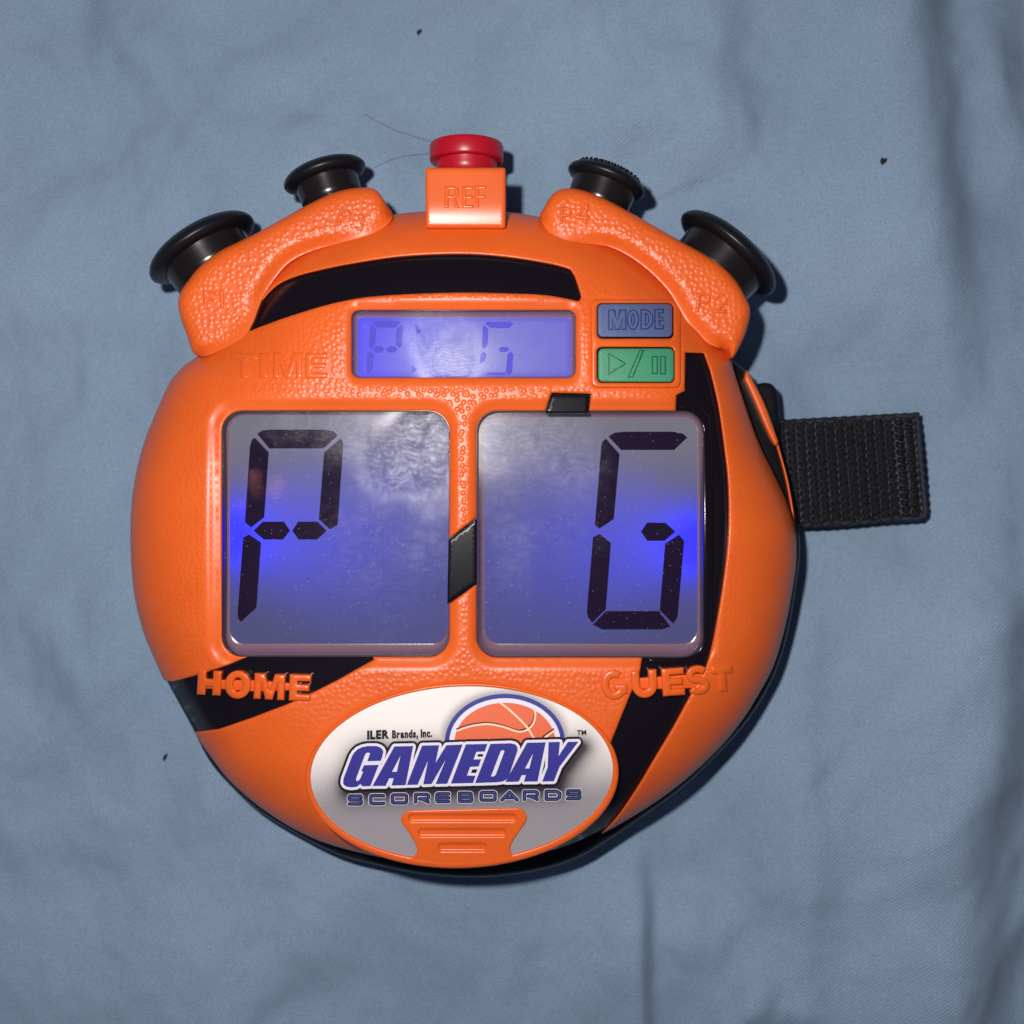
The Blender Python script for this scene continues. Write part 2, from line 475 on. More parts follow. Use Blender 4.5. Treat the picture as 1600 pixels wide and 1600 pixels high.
def fab_h(P):
    z = np.zeros(len(P))
    for path, A, wd, L, f0, f1 in FOLDS:
        path = catmull(path, 5, False)
        d, t = polyd(P, path); d = -d
        # d<0: left of a downward path = gentle side ; d>0: steep side
        fade = np.ones(len(P))
        if f0: fade *= sm(t, 0, f0)
        if f1: fade *= 1 - sm(t, 1 - f1, 1)
        # smooth end caps
        hgt = 1.9 * A * .5 * (1 - np.tanh(d / (wd * 2.1))) * np.exp(-(np.minimum(d, 0) / L) ** 2)
        z += hgt * fade
    x, y = P[:, 0], P[:, 1]
    wx = x + 90 * vnoise(x / 260 + 9, y / 260, 1); wy = y + 90 * vnoise(x / 260, y / 260 + 5, 2)
    z += 42 * vnoise(wx / 230, wy / 330, 3) + 27 * vnoise(wx / 120 + wy / 300, wy / 150, 4) + 9 * vnoise(wx / 62, wy / 80 + wx / 200, 5) + 3.2 * vnoise(wx / 27, wy / 33, 6)
    ang = np.arctan2(y - 860, x - 730); rr_ = np.hypot(x - 730, (y - 850) * .98)
    z += 5 * np.exp(-((rr_ - 590) / 80) ** 2) * vnoise(ang * 5 + 40, rr_ / 240, 7) * 2
    z += 2 * np.sin(x / 170 + 1.3 * np.sin(y / 240)) * np.sin(y / 210 + .6) + 2.2 * np.sin(x / 61 + y / 90) * np.sin(y / 75 - x / 130 + 1)
    # pressed flat under the toy
    r = np.hypot(x - 730, y - 820); m = sm(r, 420, 640)
    return -16 + (z - 4) * (.3 + .7 * m) * 1.0

xs = np.concatenate([np.linspace(-1600, -120, 40, endpoint=False), np.linspace(-120, 1720, 520, endpoint=False), np.linspace(1720, 3200, 40)])
gx, gy = np.meshgrid(xs, xs); P = np.stack([gx.ravel(), gy.ravel()], -1)
hz = fab_h(P); n = len(xs)
V = np.stack([(P[:, 0] - 800) * S, (800 - P[:, 1]) * S, hz * S], -1)
idx = np.arange(n * n).reshape(n, n)
F = np.stack([idx[:-1, :-1].ravel(), idx[1:, :-1].ravel(), idx[1:, 1:].ravel(), idx[:-1, 1:].ravel()], -1)
sheet = link('bed_sheet', V, F, M_fab); sheet['kind'] = 'structure'; sheet['label'] = 'creased grey-blue cotton bed sheet under the orange toy'

# ------------------------------------------------------------------ the toy
root = bpy.data.objects.new('handheld_scoreboard', None); sc.collection.objects.link(root)
root['label'] = 'orange and black basketball-shaped electronic scoreboard toy lying lit on the blue sheet'
root['category'] = 'toy scoreboard'

# outline of the orange front, traced clockwise from the upper left
OUT = [(309, 556), (345, 522), (375, 490), (404, 452), (430, 425), (470, 392), (520, 366), (574, 346), (618, 335), (663, 330),
       (728, 328), (792, 331), (843, 339), (890, 352), (949, 376), (1000, 406), (1050, 448), (1092, 500), (1122, 538), (1141, 561),
       (1147, 580), (1164, 632), (1184, 688), (1207, 736), (1227, 779), (1239, 813), (1244, 842), (1244, 880), (1238, 922), (1228, 975),
       (1210, 1037), (1187, 1082), (1160, 1125), (1130, 1162), (1092, 1200), (1055, 1231), (1017, 1258), (980, 1281), (942, 1302),
       (890, 1326), (830, 1342), (760, 1349), (690, 1349), (620, 1343), (560, 1332), (502, 1315), (461, 1296), (434, 1280), (406, 1261),
       (379, 1239), (351, 1211), (324, 1175), (303, 1143), (280, 1105), (256, 1062), (242, 1032), (225, 991), (212, 942), (205.5, 890),
       (203.5, 830), (206.5, 777), (215.5, 725), (229, 680), (247.5, 635), (266, 596), (287, 572)]
OUTs = catmull(OUT, 4)
oA, oB = segs_of([OUTs])
def ftop(P):
    P = np.atleast_2d(np.asarray(P, float))
    d = dist_segs(P, oA, oB); d = np.where(inside(P, OUTs), d, 0)
    t = np.clip(d / 170, 0, 1)
    return 108 + 112 * (1 - (1 - t) ** 2.35) ** (1 / 2.35) + 8 * (1 - ((P[:, 0] - 725) ** 2 + (P[:, 1] - 840) ** 2) / 520 ** 2)

WL = rrect(347, 642, 702, 1026, 32); WR = rrect(745, 642, 1099, 1027, 32); WT = rrect(550, 485, 899, 590, 12)
BL = rrect(322, 622, 716, 1046, 44); BR = rrect(732, 622, 1124, 1046, 44); BT = rrect(540, 467, 909, 602, 20)
SLOT = catmull([(418, 459), (439, 442), (476, 428), (545, 413), (627, 401), (717, 397), (785, 401), (852, 411), (882, 418)], 4, False) + \
       [(891, 421), (898, 432), (904, 450), (908, 464), (905, 470)] + catmull([(902, 470), (852, 461), (785, 458), (717, 457), (650, 459), (574, 464), (516, 475), (459, 492), (416, 507), (388, 518)], 4, False) + [(396, 495), (407, 474)]
BAND_B = [(225, 1058), (256, 1063)] + catmull([(269, 1065), (304, 1056), (354, 1040), (392, 1024)], 4, False) + [(400, 1022), (500, 1022), (582, 1026), (583, 1031), (530, 1061), (489, 1082), (447, 1101), (392, 1122), (343, 1139), (305, 1144), (285, 1160), (230, 1120)]
BAND_C = [(746, 808), (700, 843), (698, 946), (746, 912)]
TAB_D = [(862, 614), (923.5, 615.5), (919, 646), (851, 646)]
BAND_E = [(1071, 551), (1100, 552)] + catmull([(1110, 580), (1122, 631), (1132, 700), (1138, 760), (1138, 835), (1130, 910), (1120, 970), (1109, 1021), (1100, 1050), (1077, 1090), (1052, 1136), (1020, 1190), (995, 1232), (962, 1280), (930, 1312)], 4, False) + \
         [(925, 1345), (800, 1372), (690, 1372), (690, 1340), (860, 1320), (905, 1290), (940, 1200), (955, 1160), (981, 1095), (1000, 1050), (1004, 1024), (1040, 1010), (1078, 1000), (1080, 660), (1056, 644), (1057, 618), (1064, 614), (1070, 611)]
BADGE = ellipse(722, 1212, 245, 144.5, -2.2, 120)
BADI = ellipse(722, 1212, 242.5, 142, -2.2, 120)
HOUS = rrect(923.5, 467, 1064, 606, 10)

def bezel_drop(v):
    z = np.zeros(len(v))
    for p in (BL, BR, BT):
        d = -sdf(v, p); z -= 6.0 * sm(d, 0, 15)
    return z
def z_front(v): return ftop(v) + bezel_drop(v)

def inset0(poly, d):
    x0, y0 = np.min(poly, 0); x1, y1 = np.max(poly, 0); return rrect(x0 + d, y0 + d, x1 - d, y1 - d, 8)
BUT1 = rrect(933, 474, 1052.5, 529, 8); BUT2 = rrect(932.5, 542.5, 1054, 598, 8)

def peb(v, d):
    m = np.ones(len(v))
    for p in (BL, BR, BT): m *= sm(sdf(v, p), -1, 4)
    m *= sm(sdf(v, HOUS), 0, 6) * sm(sdf(v, BADGE), 2, 10)
    do = dist_segs(v, oA, oB)
    m *= .5 + .5 * sm(do, 10, 110)
    # dome above the slot is nearly smooth
    m *= 1 - .85 * (sm(-v[:, 1], -470, -420))
    # finer, weaker grain at the lower left and along the right cheek
    m *= 1 - .4 * sm(v[:, 1], 1040, 1120)
    m *= 1 - .45 * sm(v[:, 0], 1060, 1110)
    c = sm(-np.abs(v[:, 0] - 725), -260, -60) * sm(-v[:, 1], -960, -850)
    return m * (.32 + .36 * c)

front = panel('front_shell', [OUTs], [WL, WR, WT, SLOT, BAND_B, BAND_C, TAB_D, BAND_E, inset0(HOUS, 2), BADI], z_front, M_or, root, step=7, r=4, skirt=26,
              attr={'pebble': peb})
# black ball seams under the orange shell
INN = [(725 + (x - 725) * .988, 840 + (y - 840) * .988) for x, y in OUTs]
inner = panel('black_inner_body', [INN], [WL, WR, WT, HOUS, BADI], lambda v: ftop(v) - 9, M_bk, root, step=12, r=0, skirt=50)
# shiny black frame round the right window where the seam passes
panel('black_window_trim', [[(1060, 634), (1092, 634), (1110, 652), (1113, 700), (1113, 970), (1110, 1006), (1092, 1032), (1060, 1036), (1012, 1036), (1014, 1028), (1069, 1027), (1099, 995), (1099, 672), (1069, 642)]],
      [WR], lambda v: ftop(v) - 3, M_bk, root, step=5, r=3, skirt=14)
for poly in (TAB_D, BAND_C):
    cx, cy = np.mean(poly, axis=0)
    pp = [(cx + (x - cx) * .965, cy + (y - cy) * .965) for x, y in poly]
    panel('seam_piece', [pp], [], lambda v: ftop(v) - 1.5, M_seam, root, step=5, r=2, skirt=14)

# back shell, side strip and ridge on the right
BACK = catmull([(306, 580), (292, 640), (250, 700), (222, 780), (214, 850), (220, 940), (240, 1020), (264, 1070), (300, 1136), (324, 1184), (351, 1218), (400, 1264), (461, 1302), (527, 1335),
                (595, 1353), (662, 1366), (747, 1371), (831, 1362), (899, 1342), (950, 1313), (1000, 1279), (1060, 1236), (1110, 1190), (1170, 1124), (1210, 1055), (1232, 985), (1246, 900), (1250, 850),
                (1240, 780), (1220, 700), (1194, 625), (1168, 582), (1138, 556), (1080, 500), (1000, 430), (850, 360), (725, 345), (600, 360), (450, 430), (360, 520)], 3)
panel('back_shell', [BACK], [], lambda v: 78 + 0 * v[:, 0], M_bs, root, step=22, r=14, rings=[1, 3.5, 8, 14], skirt=70)
RID = catmull([(1166, 579), (1172, 588), (1192, 626), (1208, 668), (1216, 690)], 5, False)
RID2 = catmull([(1214, 697), (1208, 692), (1196, 668), (1180, 630), (1163, 592)], 5, False)
panel('side_ridge', [RID + RID2], [], lambda v: 92 + 0 * v[:, 0], M_os, root, step=3, r=4, skirt=30)
LN = catmull([(1216, 694), (1230, 745), (1240, 800), (1245, 850)], 5, False)
panel('side_ridge', [LN + [(x - 3, y) for x, y in LN[::-1]]], [], lambda v: 84 + 0 * v[:, 0], M_os, root, step=3, r=1.2, skirt=14)

# ------------------------------------------------------------------ button arms
POD_L = catmull([(308, 557), (292, 524), (279, 484), (281, 459), (295, 437), (315, 413), (344, 392), (372, 378), (401, 364), (430, 348), (473, 324), (502, 309), (531, 298), (559, 293), (582, 294), (594, 303), (603, 318), (614, 336),
                 (602, 354), (574, 368), (531, 380), (487, 392), (453, 409), (430, 434), (409, 468), (388, 518), (350, 545)], 3)
POD_R = catmull([(843, 338), (850, 325), (857, 312), (867, 300), (883, 294), (906, 296), (935, 306), (969, 323), (1015, 349), (1064, 377), (1107, 401), (1130, 417), (1151, 440), (1165, 464), (1172, 484), (1169, 507), (1160, 533), (1145, 559),
                 (1136, 549), (1107, 537), (1090, 519), (1073, 502), (1059, 478), (1044, 454), (1015, 424), (981, 399), (949, 385), (906, 379), (869, 371), (852, 356)], 3)
def pod(poly, extra):
    q = np.array(resample(poly, 5)); mid = (q + np.roll(q, -1, 0)) / 2; ins_ = inside(mid, OUTs) & (dist_segs(mid, oA, oB) > 1.5)
    oa, ob_ = q[~ins_], np.roll(q, -1, 0)[~ins_]; ia, ib = q[ins_], np.roll(q, -1, 0)[ins_]
    keep = q[np.where(ins_)[0]]; kv = np.clip(ftop(keep) + 2.0, 164, 186)
    # smooth the rim height along the crease
    kv = np.convolve(np.pad(kv, 4, mode='edge'), np.ones(9) / 9, 'valid')
    def zf(v):
        dd = np.sqrt(((v[:, None, :] - keep[None]) ** 2).sum(-1)); wt = np.exp(-(dd / 22) ** 2) + 1e-12
        val = (wt * kv[None]).sum(1) / wt.sum(1); w_ = 1 - sm(dd.min(1), 0, 24)
        return 177.0 * (1 - w_) + val * w_
    def za(v, d):
        return -rnd(dist_segs(v, oa, ob_), 17)
    return panel('button_arm', [poly], [], zf, M_or, root, step=5, r=0, rings=[1.2, 4, 9, 16, 25], skirt=90, zmin=12,
                 attr={'pebble': lambda v, d: .38 * sm(d, 3, 12)}, zadd=za)
podL = pod(POD_L, 0); podR = pod(POD_R, 0)

# REF block
def zref(v): return 197 - 5.5 * (np.maximum(v[:, 1] - 314, 0) / 45) ** 2
panel('referee_button_housing', [rrect(665, 262, 790, 357, 4, 3)], [], zref, M_os, root, step=4, r=4, skirt=190, zmin=4)

# ------------------------------------------------------------------ push buttons
def button(name, sx, sy, ax, rs, rc, gap, dome, zc, mat, flat_top=False, knurl=False):
    k = (H - zc) / H; rs *= k; rc *= k
    c = W(sx, sy, zc); axis = (ax[0], -ax[1], 0)
    e = bpy.data.objects.new(name, None); sc.collection.objects.link(e); e.parent = root
    st = [(-18, 0.1), (-18, rs * .96), (-2, rs * .985), (gap * .55, rs), (gap, rs * 1.02)]
    lathe('stem', c, axis, st, mat, e, 72)
    if flat_top:
        pr = [(gap - 6, rs * .9), (gap - 6, rc - 3), (gap - 5, rc - 1), (gap - 3, rc), (gap + dome - 4, rc), (gap + dome - 1, rc - 1.2), (gap + dome, rc - 4), (gap + dome, .1)]
    else:
        pr = [(gap - 1, rs * .9), (gap + .5, rs + (rc - rs) * .5), (gap + 3.5, rc - 2.5), (gap + 5.5, rc - .6), (gap + 8, rc)]
        for j in range(1, 11):
            a = math.pi / 2 * j / 10; pr.append((gap + 8 + dome * math.sin(a) ** 1.0, rc * math.cos(a) ** .8 if j < 10 else .1))
    lathe('cap', c, axis, pr, mat if flat_top else M_cap, e, 96)
    if knurl:
        # raised pips across the crown of the cap
        V, F = [], []; axv = Vector(axis).normalized(); up = Vector((0, 0, 1)); sd = axv.cross(up)
        for ring in range(1, 6 if knurl else 5):
            rr = rc * .155 * ring
            for q in range(6 * ring):
                a = 2 * math.pi * q / (6 * ring)
                t = rr / rc; s_ = gap + 8 + dome * math.sqrt(max(0, 1 - t ** 2.4))
                p0 = Vector(c) + axv * (s_ * S) + (sd * math.cos(a) + up * math.sin(a)) * (rr * S)
                b = len(V); h_ = 3.4 if knurl else 2.0; w_ = 3.0
                for dx, dy in ((-1, -1), (1, -1), (1, 1), (-1, 1)):
                    V.append(p0 + (sd * dx + up * dy) * (w_ * S) - axv * (2 * S))
                for dx, dy in ((-.5, -.5), (.5, -.5), (.5, .5), (-.5, .5)):
                    V.append(p0 + (sd * dx + up * dy) * (w_ * S) + axv * (h_ * S))
                F += [(b + 4, b + 5, b + 6, b + 7), (b, b + 1, b + 5, b + 4), (b + 1, b + 2, b + 6, b + 5), (b + 2, b + 3, b + 7, b + 6), (b + 3, b, b + 4, b + 7)]
        g = link('grip_texture', V, F, mat, e, smooth=False); g['kind'] = 'stuff'
    return e
b1 = button('push_button', 334, 416, (-.54, -.84), 70, 92, 22, 27, 99, M_bc)
b3 = button('push_button', 517, 304, (-.31, -.95), 49, 66, 20, 20, 112, M_bc)
b4 = button('push_button', 936, 313, (.35, -.937), 50, 63, 22, 18, 112, M_bc, knurl=True)
b2 = button('push_button', 1113, 424, (.655, -.755), 71, 93, 26, 26, 99, M_bc)
br = button('referee_push_button', 729, 262, (0, -1), 48, 57.5, 13, 21, 116, M_red, flat_top=True)
b1['label'] = 'large black mushroom button above P1'; b3['label'] = 'small black mushroom button above P3'
b4['label'] = 'small black knurled button above P4'; b2['label'] = 'large black mushroom button above P2'
br['label'] = 'red flat-topped button above REF'

# ------------------------------------------------------------------ display windows
def loft(name, top, bot, zt, zb, mat, parent, n=8):
    k = len(top); V, F = [], []
    for j in range(n + 1):
        t = j / n
        # steep wall that turns into a fillet at the foot
        a = t * math.pi / 2; u = 1 - math.cos(a); h = math.sin(a)
        for i in range(k):
            zti = zt[i]; z = zti + (zb - zti) * h
            x = top[i][0] + (bot[i][0] - top[i][0]) * u; y = top[i][1] + (bot[i][1] - top[i][1]) * u
            V.append(W(x, y, z))
    for j in range(n):
        for i in range(k):
            i2 = (i + 1) % k; F.append((j * k + i, j * k + i2, (j + 1) * k + i2, (j + 1) * k + i))
    return link(name, V, F, mat, parent)

def lcd_col(led, kind):  # LED falloff across the panel, painted into its emission colours
    def fn(v, d):
        x, y = v[:, 0], v[:, 1]
        if kind == 'small':
            dx = np.abs(x - led[0]); e = .62 + .38 * np.exp(-(dx / 120))
            edge = sm(d, 0, 10)
            hot = np.exp(-((x - 715) / 95) ** 2 - ((y - 560) / 55) ** 2); r = .06 + .06 * sm(x, 560, 680) + .16 * hot; g = .052 + .06 * sm(x, 560, 680) + .16 * hot; b = .88 * e  # pale hotspot painted into the emission
            return np.stack([r * (.6 + .4 * edge), g * (.6 + .4 * edge), b], -1)
        dx = np.abs(x - led[0]); dy = y - led[1]
        core = np.exp(-(dx / 52) ** 2 - (dy / 50) ** 2)
        wdt = 40 + .42 * dx
        fan = np.exp(-(np.abs(dy) / wdt) ** 2) * np.exp(-dx / 165) * 1.0
        fan2 = np.exp(-(np.maximum(dy, 0) / 190) ** 2 - (np.minimum(dy, 0) / 120) ** 2) * np.exp(-dx / 420)
        core = np.minimum(core * 1.35, 1)
        up = sm(-y, -860, -660)
        b = .98 * core + .98 * fan + (.13 * fan2 + .062 + .07 * up) * (1 - core)
        g = (.030 * fan + .008 * fan2 + .024 + .095 * up) * (1 - core); r = (.026 * fan + .006 * fan2 + .020 + .105 * up) * (1 - core)  # some of the panel's reflected grey is put into its emission
        return np.stack([r, g, b], -1)
    return fn

def window(label, rim, lcd, zb, led, kind, segs, smud, segm, name='display_window'):
    e = bpy.data.objects.new(name, None); sc.collection.objects.link(e); e.parent = root
    e['label'] = label
    zt = z_front(np.array(rim)) - 1.5
    if zb is None: zb = 178
    loft('window_wall', rim, lcd, zt, zb, M_well, e)
    panel('display_panel', [lcd], [], lambda v: zb + 0 * v[:, 0], M_lcd, e, step=5, r=0, skirt=0, flat=True, colf=lcd_col(led, kind))
    for sg in segs:
        panel('digit_segment', [sg], [], lambda v: zb + 1.0 + 0 * v[:, 0], segm, e, step=12, r=0, skirt=0.8, flat=True)
    cx, cy = np.mean(rim, axis=0)
    lr = [(cx + (x - cx) * .997, cy + (y - cy) * .997) for x, y in rim]
    def smf(v, d):
        s = np.full(len(v), .012)
        for (x, y, r, a) in smud: s = s + a * np.exp(-(((v[:, 0] - x) ** 2 + (v[:, 1] - y) ** 2) / r ** 2) ** 1.6)
        return np.clip(s, 0, 1)
    panel('clear_cover', [lr], [], lambda v: z_front(v) * 0 + zt.min() - 3.0, M_lens, e, step=8, r=0, skirt=0, attr={'smudge': smf})
    return e

c4 = lambda p: tr(p, 320, 600, .2875)
c5 = lambda p: tr(p, 680, 580, .3)
cT = lambda p: tr(p, 530, 460, .24375)
SEG_L = [c4(p) for p in (
    [(285, 270), (310, 253), (350, 248), (650, 248), (700, 257), (722, 280), (645, 350), (350, 350)],
    [(270, 290), (347, 372), (322, 725), (250, 780), (218, 750), (245, 340), (255, 305)],
    [(738, 297), (748, 312), (752, 335), (722, 765), (680, 790), (620, 735), (648, 372)],
    [(265, 797), (315, 748), (430, 748), (462, 797), (425, 845), (320, 845)],
    [(475, 797), (508, 748), (612, 748), (662, 797), (610, 845), (510, 845)],
    [(240, 818), (305, 862), (280, 1215), (195, 1293), (182, 1275), (178, 1250), (208, 835)])]
SEG_R = [c5(p) for p in (
    [(902, 340), (935, 320), (980, 315), (1240, 315), (1290, 325), (1313, 345), (1245, 410), (968, 410)],
    [(890, 352), (960, 432), (930, 770), (855, 820), (832, 800), (865, 390), (872, 365)],
    [(857, 848), (915, 895), (888, 1240), (818, 1310), (797, 1285), (790, 1250), (822, 865)],
    [(1072, 835), (1105, 788), (1200, 790), (1250, 835), (1195, 883), (1105, 883)],
    [(1270, 852), (1297, 885), (1262, 1280), (1240, 1315), (1170, 1245), (1198, 898)],
    [(890, 1250), (1165, 1250), (1225, 1330), (1180, 1345), (870, 1345), (822, 1320)])]
SEG_T = [cT(p) for p in (
    [(212, 180), (235, 170), (380, 170), (398, 182), (362, 212), (242, 212)],
    [(205, 188), (238, 220), (228, 325), (205, 345), (190, 330), (198, 210)],
    [(402, 190), (410, 205), (402, 325), (385, 342), (362, 322), (368, 218)],
    [(212, 352), (235, 333), (272, 333), (290, 352), (268, 372), (236, 372)],
    [(298, 352), (318, 333), (358, 333), (376, 352), (352, 372), (316, 372)],
    [(198, 362), (222, 382), (212, 480), (185, 510), (174, 495), (182, 375)],
    [(935, 185), (950, 175), (1095, 175), (1117, 185), (1090, 215), (968, 215)],
    [(930, 195), (955, 222), (952, 320), (932, 348), (915, 330), (920, 212)],
    [(928, 365), (945, 385), (935, 425), (905, 445), (900, 425), (908, 380)],
    [(1022, 350), (1040, 336), (1075, 336), (1092, 352), (1070, 370), (1036, 370)],
    [(1098, 365), (1117, 385), (1108, 500), (1092, 520), (1068, 500), (1078, 385)],
    [(950, 500), (1060, 500), (1080, 518), (930, 518)],
    [(486, 185), (525, 235), (495, 262)], [(468, 455), (500, 480), (466, 505)])]
LCL = rrect(359, 649, 700, 1006, 24); LCR = rrect(757, 652, 1090, 1006, 24); LCT = rrect(559, 496, 892, 588, 6)
window('left large display showing the letter P', WL, LCL, 182, (352, 838), 'big', SEG_L,
       [(450, 660, 45, .45), (540, 675, 50, .5), (635, 700, 60, .75), (690, 672, 62, .75), (600, 745, 45, .55), (680, 770, 45, .55), (560, 850, 70, .28), (470, 930, 70, .15), (610, 960, 80, .22), (670, 860, 50, .35)], M_seg)
window('right large display showing the letter G', WR, LCR, 182, (1098, 850), 'big', SEG_R,
       [(775, 670, 70, .5), (880, 690, 60, .55), (905, 740, 50, .35), (805, 850, 45, .4), (890, 840, 60, .22), (800, 910, 40, .35), (780, 760, 60, .2)], M_seg)
window('small time display with faint letters P and G', WT, LCT, 196, (560, 540), 'small', SEG_T,
       [(710, 545, 60, .55), (660, 520, 40, .45), (700, 575, 45, .5), (840, 540, 80, .12)], M_segt)

# ------------------------------------------------------------------ mode and play buttons
def zflat(P0, dz):
    z0 = ftop([P0])[0] + dz
    return lambda v: z0 + 0 * v[:, 0]
zh = ftop([(993, 536)])[0]
panel('button_housing', [HOUS], [BUT1, BUT2], lambda v: ftop(v) + 4, M_os, root, step=5, r=3.5, skirt=30)
panel('housing_floor', [rrect(930, 470, 1058, 602, 8)], [], lambda v: ftop(v) - 8, M_bk, root, step=14, r=0, skirt=4)
eb = bpy.data.objects.new('mode_button', None); ep = bpy.data.objects.new('play_pause_button', None)
for e in (eb, ep): sc.collection.objects.link(e); e.parent = root
eb['label'] = 'blue rubber MODE button'; ep['label'] = 'green rubber play and pause button'
def inset(poly, d, dx=0, dy=0):
    xs_ = [p[0] for p in poly]; ys_ = [p[1] for p in poly]; cx, cy = (min(xs_) + max(xs_)) / 2, (min(ys_) + max(ys_)) / 2
    sx = 1 - 2 * d / (max(xs_) - min(xs_)); sy = 1 - 2 * d / (max(ys_) - min(ys_))
    return [(cx + (x - cx) * sx + dx, cy + (y - cy) * sy + dy) for x, y in poly]
zb1 = zh + 5
panel('key_cap', [inset(BUT1, 1.6, -.4, -.8)], [], lambda v: ftop(v) + 5, M_blue, eb, step=4, r=2.5, skirt=16)
panel('key_cap', [inset(BUT2, 1.6, .6, .4)], [], lambda v: ftop(v) + 5, M_green, ep, step=4, r=2.5, skirt=16)

# ------------------------------------------------------------------ lettering from outlines
_cache = {}
def glyph(ch, off, ext, bev):
    key = (ch, off, ext, bev)
    if key in _cache: return _cache[key]
    cu = bpy.data.curves.new('glyph', 'FONT'); cu.body = ch; cu.size = 1.0; cu.offset = off; cu.resolution_u = 5
    ob = bpy.data.objects.new('glyph', cu); sc.collection.objects.link(ob)
    dg = bpy.context.evaluated_depsgraph_get(); me = bpy.data.meshes.new_from_object(ob.evaluated_get(dg))
    V = np.array([v.co[:] for v in me.vertices]) if len(me.vertices) else np.zeros((0, 3)); F = [tuple(p.vertices) for p in me.polygons]
    bpy.data.objects.remove(ob); bpy.data.curves.remove(cu); bpy.data.meshes.remove(me)
    _cache[key] = (V, F); return V, F

def fat(path, hw, closed=False, cap=0.0):
    """outline polygon of a thick line with mitred joints; closed lines give (outer, inner)"""
    P_ = [np.array(p, float) for p in path]; n_ = len(P_)
    L_, R_ = [], []
    for i in range(n_):
        if closed: a, b, c = P_[i - 1], P_[i], P_[(i + 1) % n_]; d1, d2 = b - a, c - b
        else:
            d1 = P_[i] - P_[i - 1] if i else P_[1] - P_[0]; d2 = P_[i + 1] - P_[i] if i < n_ - 1 else d1; b = P_[i]
            if i == 0: d1 = d2; b = b - d1 / np.linalg.norm(d1) * cap
            if i == n_ - 1: b = b + d1 / np.linalg.norm(d1) * cap
        d1 = d1 / np.linalg.norm(d1); d2 = d2 / np.linalg.norm(d2)
        n1 = np.array([-d1[1], d1[0]]); n2 = np.array([-d2[1], d2[0]]); bs = n1 + n2; bs /= np.linalg.norm(bs)
        m_ = hw / max(.45, bs.dot(n1)); L_.append(tuple(b + bs * m_)); R_.append(tuple(b - bs * m_))
    if closed:
        aL = abs(sum(L_[i - 1][0] * L_[i][1] - L_[i][0] * L_[i - 1][1] for i in range(n_))); aR = abs(sum(R_[i - 1][0] * R_[i][1] - R_[i][0] * R_[i - 1][1] for i in range(n_)))
        return (L_, R_) if aL > aR else (R_, L_)
    return L_ + R_[::-1]

def arc(cx, cy, rx, ry, a0, a1, n_=10):
    return [(cx + rx * math.cos(math.radians(a0 + (a1 - a0) * k / n_)), cy - ry * math.sin(math.radians(a0 + (a1 - a0) * k / n_))) for k in range(n_ + 1)]

